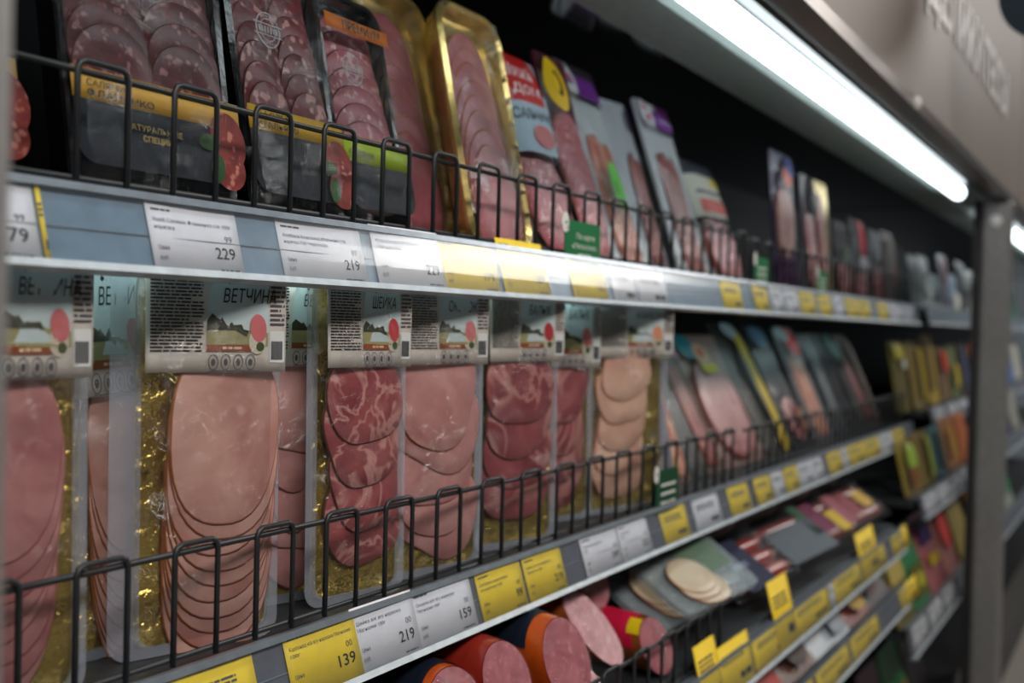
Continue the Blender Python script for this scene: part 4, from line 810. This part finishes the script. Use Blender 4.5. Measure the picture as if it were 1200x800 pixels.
# supporting sausages below the visible ones
def oval_pack(loc, rot, label, w, h, n, seed):
    t = thing('sliced_loaf_pack', loc, label, 'meat pack', 'clear packs of oval slices', rot)
    plate('tray', rrect(w, h, 0.02, 5, z0=-h/2), 0.0, 0.008, film('clear_tray', haze=0.3, hazecol=(0.45, 0.55, 0.58, 1), gloss=0.2), t)
    plate('card', rrect(w*0.5, h*0.5, 0.006, 3, x0=w*0.18, z0=-0.01), -0.001, 0.0, paint(84, 110, 86), t)
    lay_slices(t, [LOAF, RIM], -w*0.16, -0.008, 0.010, n, w*0.22, h*0.28, -0.002, 0.002, lobe=0.03, name='loaf_slice', dx=0.006)
    dome('film', w*0.97, h*0.97, 0.012, FILM, t, y0=-0.002, z0=-h*0.485, seed=seed)
def sausage_pack(loc, rot, label, n, r, L, casing, w=None, haze=FILM, patches=(), name='sausage_pack', group='vacuum packs of sausages', curve=0.0):
    """flat vacuum pack, sausages side by side along local x"""
    t = thing(name, loc, label, 'sausage pack', group, rot)
    pitch = 2*r*1.02
    for i in range(n):
        z = (i-(n-1)/2)*pitch; pts = []; rad = []
        for j in range(11):
            s = j/10; pts.append((-L/2+L*s, curve*math.sin(math.pi*s), z)); rad.append(r*(0.35 if j in (0, 10) else (0.8 if j in (1, 9) else 1.0)))
        tube('sausage', pts, rad, casing, t, 10)
    H = n*pitch+0.02
    for sgn, nm in ((-1, 'film'), (1, 'film')):
        sheet(nm, -L/2-0.025, L/2+0.025, -H/2, H/2, haze, t, lambda x, z, sgn=sgn: curve*math.cos(x*3.14/L)*(abs(x) < L/2)+sgn*(r*1.12)*max(0, 1-abs(2*x/(L+0.05))**6)*max(0, 1-abs(2*z/H)**6)+0.0008*math.sin(90*x+60*z), nx=20, nz=10)
    for (u0, u1, v0, v1, c) in patches:
        sheet('printed_panel', -L/2+L*u0, -L/2+L*u1, -H/2+H*v0, -H/2+H*v1, paint(*c), t, lambda x, z: -(r*1.2), nx=1, nz=1)
    return t
D_ = R_
ROT = (D_(-58), D_(-3), D_(-8))                     # all packs lie on the same slope
M_ROT = Euler(ROT).to_matrix()
def slot(i, row, lift=0.0, dx=0.0):
    """place of pack i along the shelf; row 0 at the rail, row 1 behind it"""
    return tuple(Vector((1.475+0.235*i, 0.530, -0.358)) + M_ROT @ Vector((dx, -lift, 0.094*row)))
oval_pack(slot(0, 0.42, dx=-0.02), ROT, 'clear pack of pale oval slices under the middle rail', 0.23, 0.135, 3, 1)
oval_pack(slot(0, 0.16, 0.030, dx=0.0), ROT, 'clear pack of oval slices lying on another one', 0.21, 0.110, 3, 2)
sp = [
 (slot(1, 0), 'pack of glossy red sausages with navy label by the standing yellow tag', 3, 0.0138, 0.185, REDC, ((0.0, 0.5, 0.0, 0.9, (18, 24, 58)), (0.1, 0.35, 0.4, 0.5, (150, 160, 190)))),
 (slot(1, 1), 'pack of brown smoked sausages directly under the middle rail', 2, 0.0135, 0.185, SMOKE, ((0.60, 0.9, 0.2, 0.8, (110, 66, 56)),)),
 (slot(2, 0), 'grey tray shaped pack beside the tall standing yellow tag', 3, 0.0138, 0.185, PINKC, ((0.0, 1.0, 0.0, 0.70, (84, 94, 102)), (0.82, 1.0, 0.3, 1.0, (24, 80, 50)))),
 (slot(2, 1), 'clear pack with pale mint band over brown sausages', 2, 0.0135, 0.185, SMOKE, ((0.0, 0.55, 0.30, 0.80, (160, 180, 170)), (0.45, 0.55, 0.30, 0.80, (40, 150, 96)))),
 (slot(3, 0), 'violet and yellow printed pack close to the sausage rail', 3, 0.0138, 0.185, PINKC, ((0.0, 0.4, 0.2, 0.9, (110, 30, 70)), (0.45, 0.7, 0.1, 0.6, (206, 170, 40)), (0.7, 0.95, 0.2, 0.9, (150, 76, 90)))),
 (slot(3, 1), 'crimson pack with violet and yellow print under the middle rail', 2, 0.0135, 0.185, REDC, ((0.0, 0.45, 0.1, 0.9, (96, 24, 50)), (0.40, 0.65, 0.4, 0.9, (70, 30, 90)), (0.05, 0.3, 0.6, 0.85, (200, 180, 30)))),
 (slot(4, 0), 'rosy pack with yellow print at the far end of the lower shelf', 3, 0.0138, 0.185, PINKC, ((0.1, 0.4, 0.2, 0.8, (140, 60, 70)), (0.5, 0.8, 0.3, 0.7, (200, 160, 50)))),
 (slot(4, 1), 'white and red printed pack under the end of the middle rail', 2, 0.0135, 0.185, PINKC, ((0.0, 0.45, 0.0, 0.9, (180, 190, 180)), (0.1, 0.3, 0.3, 0.7, (196, 60, 50)), (0.55, 0.95, 0.1, 0.9, (120, 40, 44)))),
]
for loc, lb, n, r, L, cs, pt in sp: sausage_pack(loc, ROT, lb, n, r, L, cs, patches=pt)
# ------------------------------------------------------------------ goods on the lowest visible shelf
for i, (x, y, z, w_, h_, ln, yw, b, pt, lb) in enumerate((
    (1.66, 0.470, -0.558, 0.16, 0.10, 46, -6, (110, 66, 40), (('e', 0.1, 0.1, 0.9, 0.7, (176, 40, 30)), ('r', 0.2, 0.6, 0.7, 0.9, (200, 190, 40))), 'brown red pack with yellow print at the bottom edge'),
    (1.84, 0.470, -0.558, 0.16, 0.10, 46, -6, (96, 60, 44), (('e', 0.3, 0.2, 0.8, 0.8, (60, 40, 34)),), 'plain brown pack between the red one and the white one'),
    (2.03, 0.470, -0.558, 0.24, 0.11, 46, -6, (196, 206, 214), (('e', 0.1, 0.4, 0.5, 0.9, (214, 224, 230)), ('r', 0.6, 0.2, 0.9, 0.5, (150, 160, 170))), 'crinkled white pack on the lowest shelf'),
    (2.25, 0.472, -0.558, 0.18, 0.11, 46, -6, (120, 44, 40), (('e', 0.1, 0.4, 0.6, 0.95, (206, 190, 170)), ('e', 0.4, 0.2, 0.9, 0.6, (190, 150, 40))), 'dark red pack with cream print right of the white one'),
    (2.45, 0.472, -0.558, 0.18, 0.11, 46, -6, (30, 26, 34), (('e', 0.2, 0.2, 0.6, 0.6, (80, 20, 40)),), 'black pack at the end of the lowest shelf'))):
    card_pack(x, y, z, lb, w_, h_, b, pt, None, lean=ln, yaw=yw, seed=70+i, name='lower_meat_pack', group='packs on the lowest shelf')
# ------------------------------------------------------------------ far cabinet
rr = random.Random(21)
def far_row(y, z, items, where, lean):
    for i, (x, w_, h_, b, pt, what) in enumerate(items):
        card_pack(x, y, z, what+' '+where, w_, h_, b, pt, None, lean=lean, seed=90+i, name='far_meat_pack', group='packs in the far cabinet')
far_row(0.62, 0.077, ((3.62, 0.16, 0.16, (66, 74, 78), (('r', 0.2, 0.4, 0.8, 0.8, (100, 112, 112)),), 'grey pack'), (3.80, 0.18, 0.17, (172, 190, 190), (('e', 0.1, 0.2, 0.9, 0.7, (190, 206, 204)),), 'pale mint pack'), (4.00, 0.17, 0.12, (130, 150, 148), (('r', 0.3, 0.3, 0.9, 0.6, (60, 64, 80)),), 'grey green pack'), (4.20, 0.17, 0.20, (84, 80, 98), (('r', 0.1, 0.5, 0.6, 0.9, (120, 60, 70)),), 'dull violet pack'),
    (4.40, 0.18, 0.14, (150, 172, 196), (('r', 0.1, 0.1, 0.9, 0.5, (200, 200, 190)),), 'pale blue pack'), (4.62, 0.18, 0.20, (50, 54, 56), (('r', 0.1, 0.5, 0.8, 0.9, (110, 120, 116)),), 'dark grey pack'), (4.86, 0.2, 0.18, (160, 160, 156), (('e', 0.2, 0.2, 0.8, 0.8, (120, 40, 36)),), 'pale pack with dark red oval'), (5.2, 0.24, 0.2, (140, 146, 150), (), 'plain pale grey pack'), (5.6, 0.26, 0.2, (90, 40, 40), (), 'plain dark red pack'), (6.0, 0.3, 0.2, (170, 180, 176), (), 'plain mint pack'), (6.4, 0.3, 0.2, (60, 110, 90), (), 'plain green pack')), 'on the upper shelf of the far cabinet', 8)
far_row(0.60, -0.220, ((3.36, 0.18, 0.20, (110, 98, 34), (('r', 0.1, 0.75, 0.9, 0.95, (170, 160, 40)), ('e', 0.5, 0.6, 0.8, 0.75, (210, 216, 210))), 'olive pack'), (3.62, 0.20, 0.20, (140, 120, 60), (('r', 0.55, 0.1, 0.9, 0.9, (190, 165, 40)),), 'olive and yellow pack'), (3.88, 0.20, 0.22, (188, 160, 44), (('r', 0.1, 0.2, 0.4, 0.9, (130, 110, 60)),), 'yellow pack'), (4.12, 0.20, 0.18, (126, 100, 70), (('e', 0.2, 0.5, 0.8, 0.95, (196, 60, 40)),), 'brown pack with red print'), (4.36, 0.20, 0.19, (104, 116, 70), (('r', 0.2, 0.2, 0.7, 0.6, (180, 160, 60)),), 'moss green pack'), (4.62, 0.2, 0.2, (90, 60, 50), (('r', 0.1, 0.1, 0.5, 0.9, (70, 84, 110)),), 'brown pack with blue panel'), (4.95, 0.25, 0.2, (200, 100, 30), (('r', 0.4, 0.1, 0.9, 0.9, (70, 100, 160)),), 'orange and blue pack'), (5.3, 0.25, 0.2, (70, 60, 110), (), 'plain indigo pack'), (5.7, 0.3, 0.2, (206, 110, 40), (), 'plain orange pack'), (6.1, 0.3, 0.2, (80, 120, 190), (), 'plain blue pack'), (6.5, 0.3, 0.2, (190, 190, 180), (), 'plain ivory pack')), 'on the second shelf of the far cabinet', 10)
far_row(0.500, -0.392, ((2.96, 0.2, 0.13, (150, 130, 60), (('e', 0.2, 0.4, 0.8, 0.95, (150, 180, 60)), ('r', 0.2, 0.1, 0.6, 0.5, (130, 80, 40))), 'lime and brown pack'), (3.18, 0.2, 0.14, (130, 110, 60), (('r', 0.5, 0.1, 0.9, 0.9, (150, 160, 60)),), 'khaki pack'), (3.40, 0.2, 0.14, (60, 100, 110), (('r', 0.5, 0.1, 0.9, 0.9, (100, 80, 50)),), 'teal brown pack'), (3.64, 0.22, 0.15, (170, 110, 50), (('r', 0.2, 0.2, 0.5, 0.8, (200, 150, 40)),), 'ochre pack'), (3.9, 0.22, 0.15, (180, 96, 40), (), 'plain orange pack'), (4.2, 0.22, 0.16, (80, 90, 110), (), 'plain slate pack'), (4.6, 0.25, 0.16, (190, 130, 40), (('e', 0.2, 0.2, 0.8, 0.8, (60, 130, 90)),), 'mustard pack with green oval'), (5.0, 0.3, 0.16, (70, 60, 120), (), 'plain violet pack'), (5.4, 0.3, 0.16, (150, 150, 140), (), 'plain stone grey pack')), 'on the third shelf of the far cabinet', 14)
far_row(0.480, -0.672, ((2.80, 0.2, 0.19, (120, 110, 60), (('r', 0.1, 0.5, 0.9, 0.9, (190, 170, 90)), ('e', 0.2, 0.1, 0.7, 0.5, (96, 96, 30))), 'cream and olive pack'), (3.02, 0.2, 0.20, (60, 140, 90), (('r', 0.1, 0.1, 0.9, 0.5, (96, 96, 30)), ('e', 0.3, 0.2, 0.7, 0.4, (190, 180, 50))), 'green pack with yellow print'), (3.25, 0.22, 0.2, (190, 110, 116), (('r', 0.1, 0.6, 0.9, 0.9, (60, 40, 90)), ('r', 0.2, 0.3, 0.8, 0.45, (200, 170, 40))), 'pink pack with violet print'), (3.5, 0.22, 0.2, (160, 100, 90), (('e', 0.2, 0.3, 0.8, 0.9, (196, 60, 50)),), 'pinkish pack with red oval'), (3.8, 0.26, 0.2, (150, 130, 60), (), 'plain straw pack'), (4.2, 0.26, 0.22, (210, 140, 30), (('e', 0.2, 0.3, 0.8, 0.9, (210, 170, 60)),), 'orange pack'), (4.6, 0.3, 0.22, (170, 120, 40), (), 'plain mustard pack'), (5.0, 0.3, 0.22, (150, 160, 150), (('e', 0.2, 0.2, 0.8, 0.8, (60, 130, 90)),), 'pale pack with green oval')), 'on the bottom shelf of the far cabinet', 20)
for i, (x, b, pt, what) in enumerate(((2.72, (60, 30, 40), (), 'plain maroon pack'), (2.94, (50, 130, 80), (('r', 0.1, 0.1, 0.9, 0.5, (100, 96, 30)),), 'green and olive pack'), (3.16, (30, 26, 34), (), 'plain black pack'))):
    card_pack(x, 0.50, -0.95, what+' standing low on the deck under the bottom far rail', 0.2, 0.19, b, pt, None, lean=18, seed=130+i, name='far_meat_pack', group='packs in the far cabinet')
t = thing('cabinet_deck', (2.4, 0.452, -1.45), 'dark deck at the foot of the cabinets', 'cabinet base')
box('deck', -2.2, 5.0, 0.0, 0.585, 0.30, 0.50, DARKMETAL, t); box('plinth', -2.2, 5.0, 0.06, 0.585, 0.0, 0.30, BOARD, t)
# hanging round sign at the top right corner
t = thing('round_sign', (2.30, 0.1856, 0.624), 'dark blue round sign cut off by the top right corner', 'sign')
v, f = tube_vf([(0, 0, 0), (0.012, 0, 0)], 0.080, 40); o = mk('disc', v, f, mat('sign_navy', srgb(24, 40, 54), 0.4), t)
box('hanger', 0.003, 0.009, -0.006, 0.006, 0.075, 1.326, DARKMETAL, t)
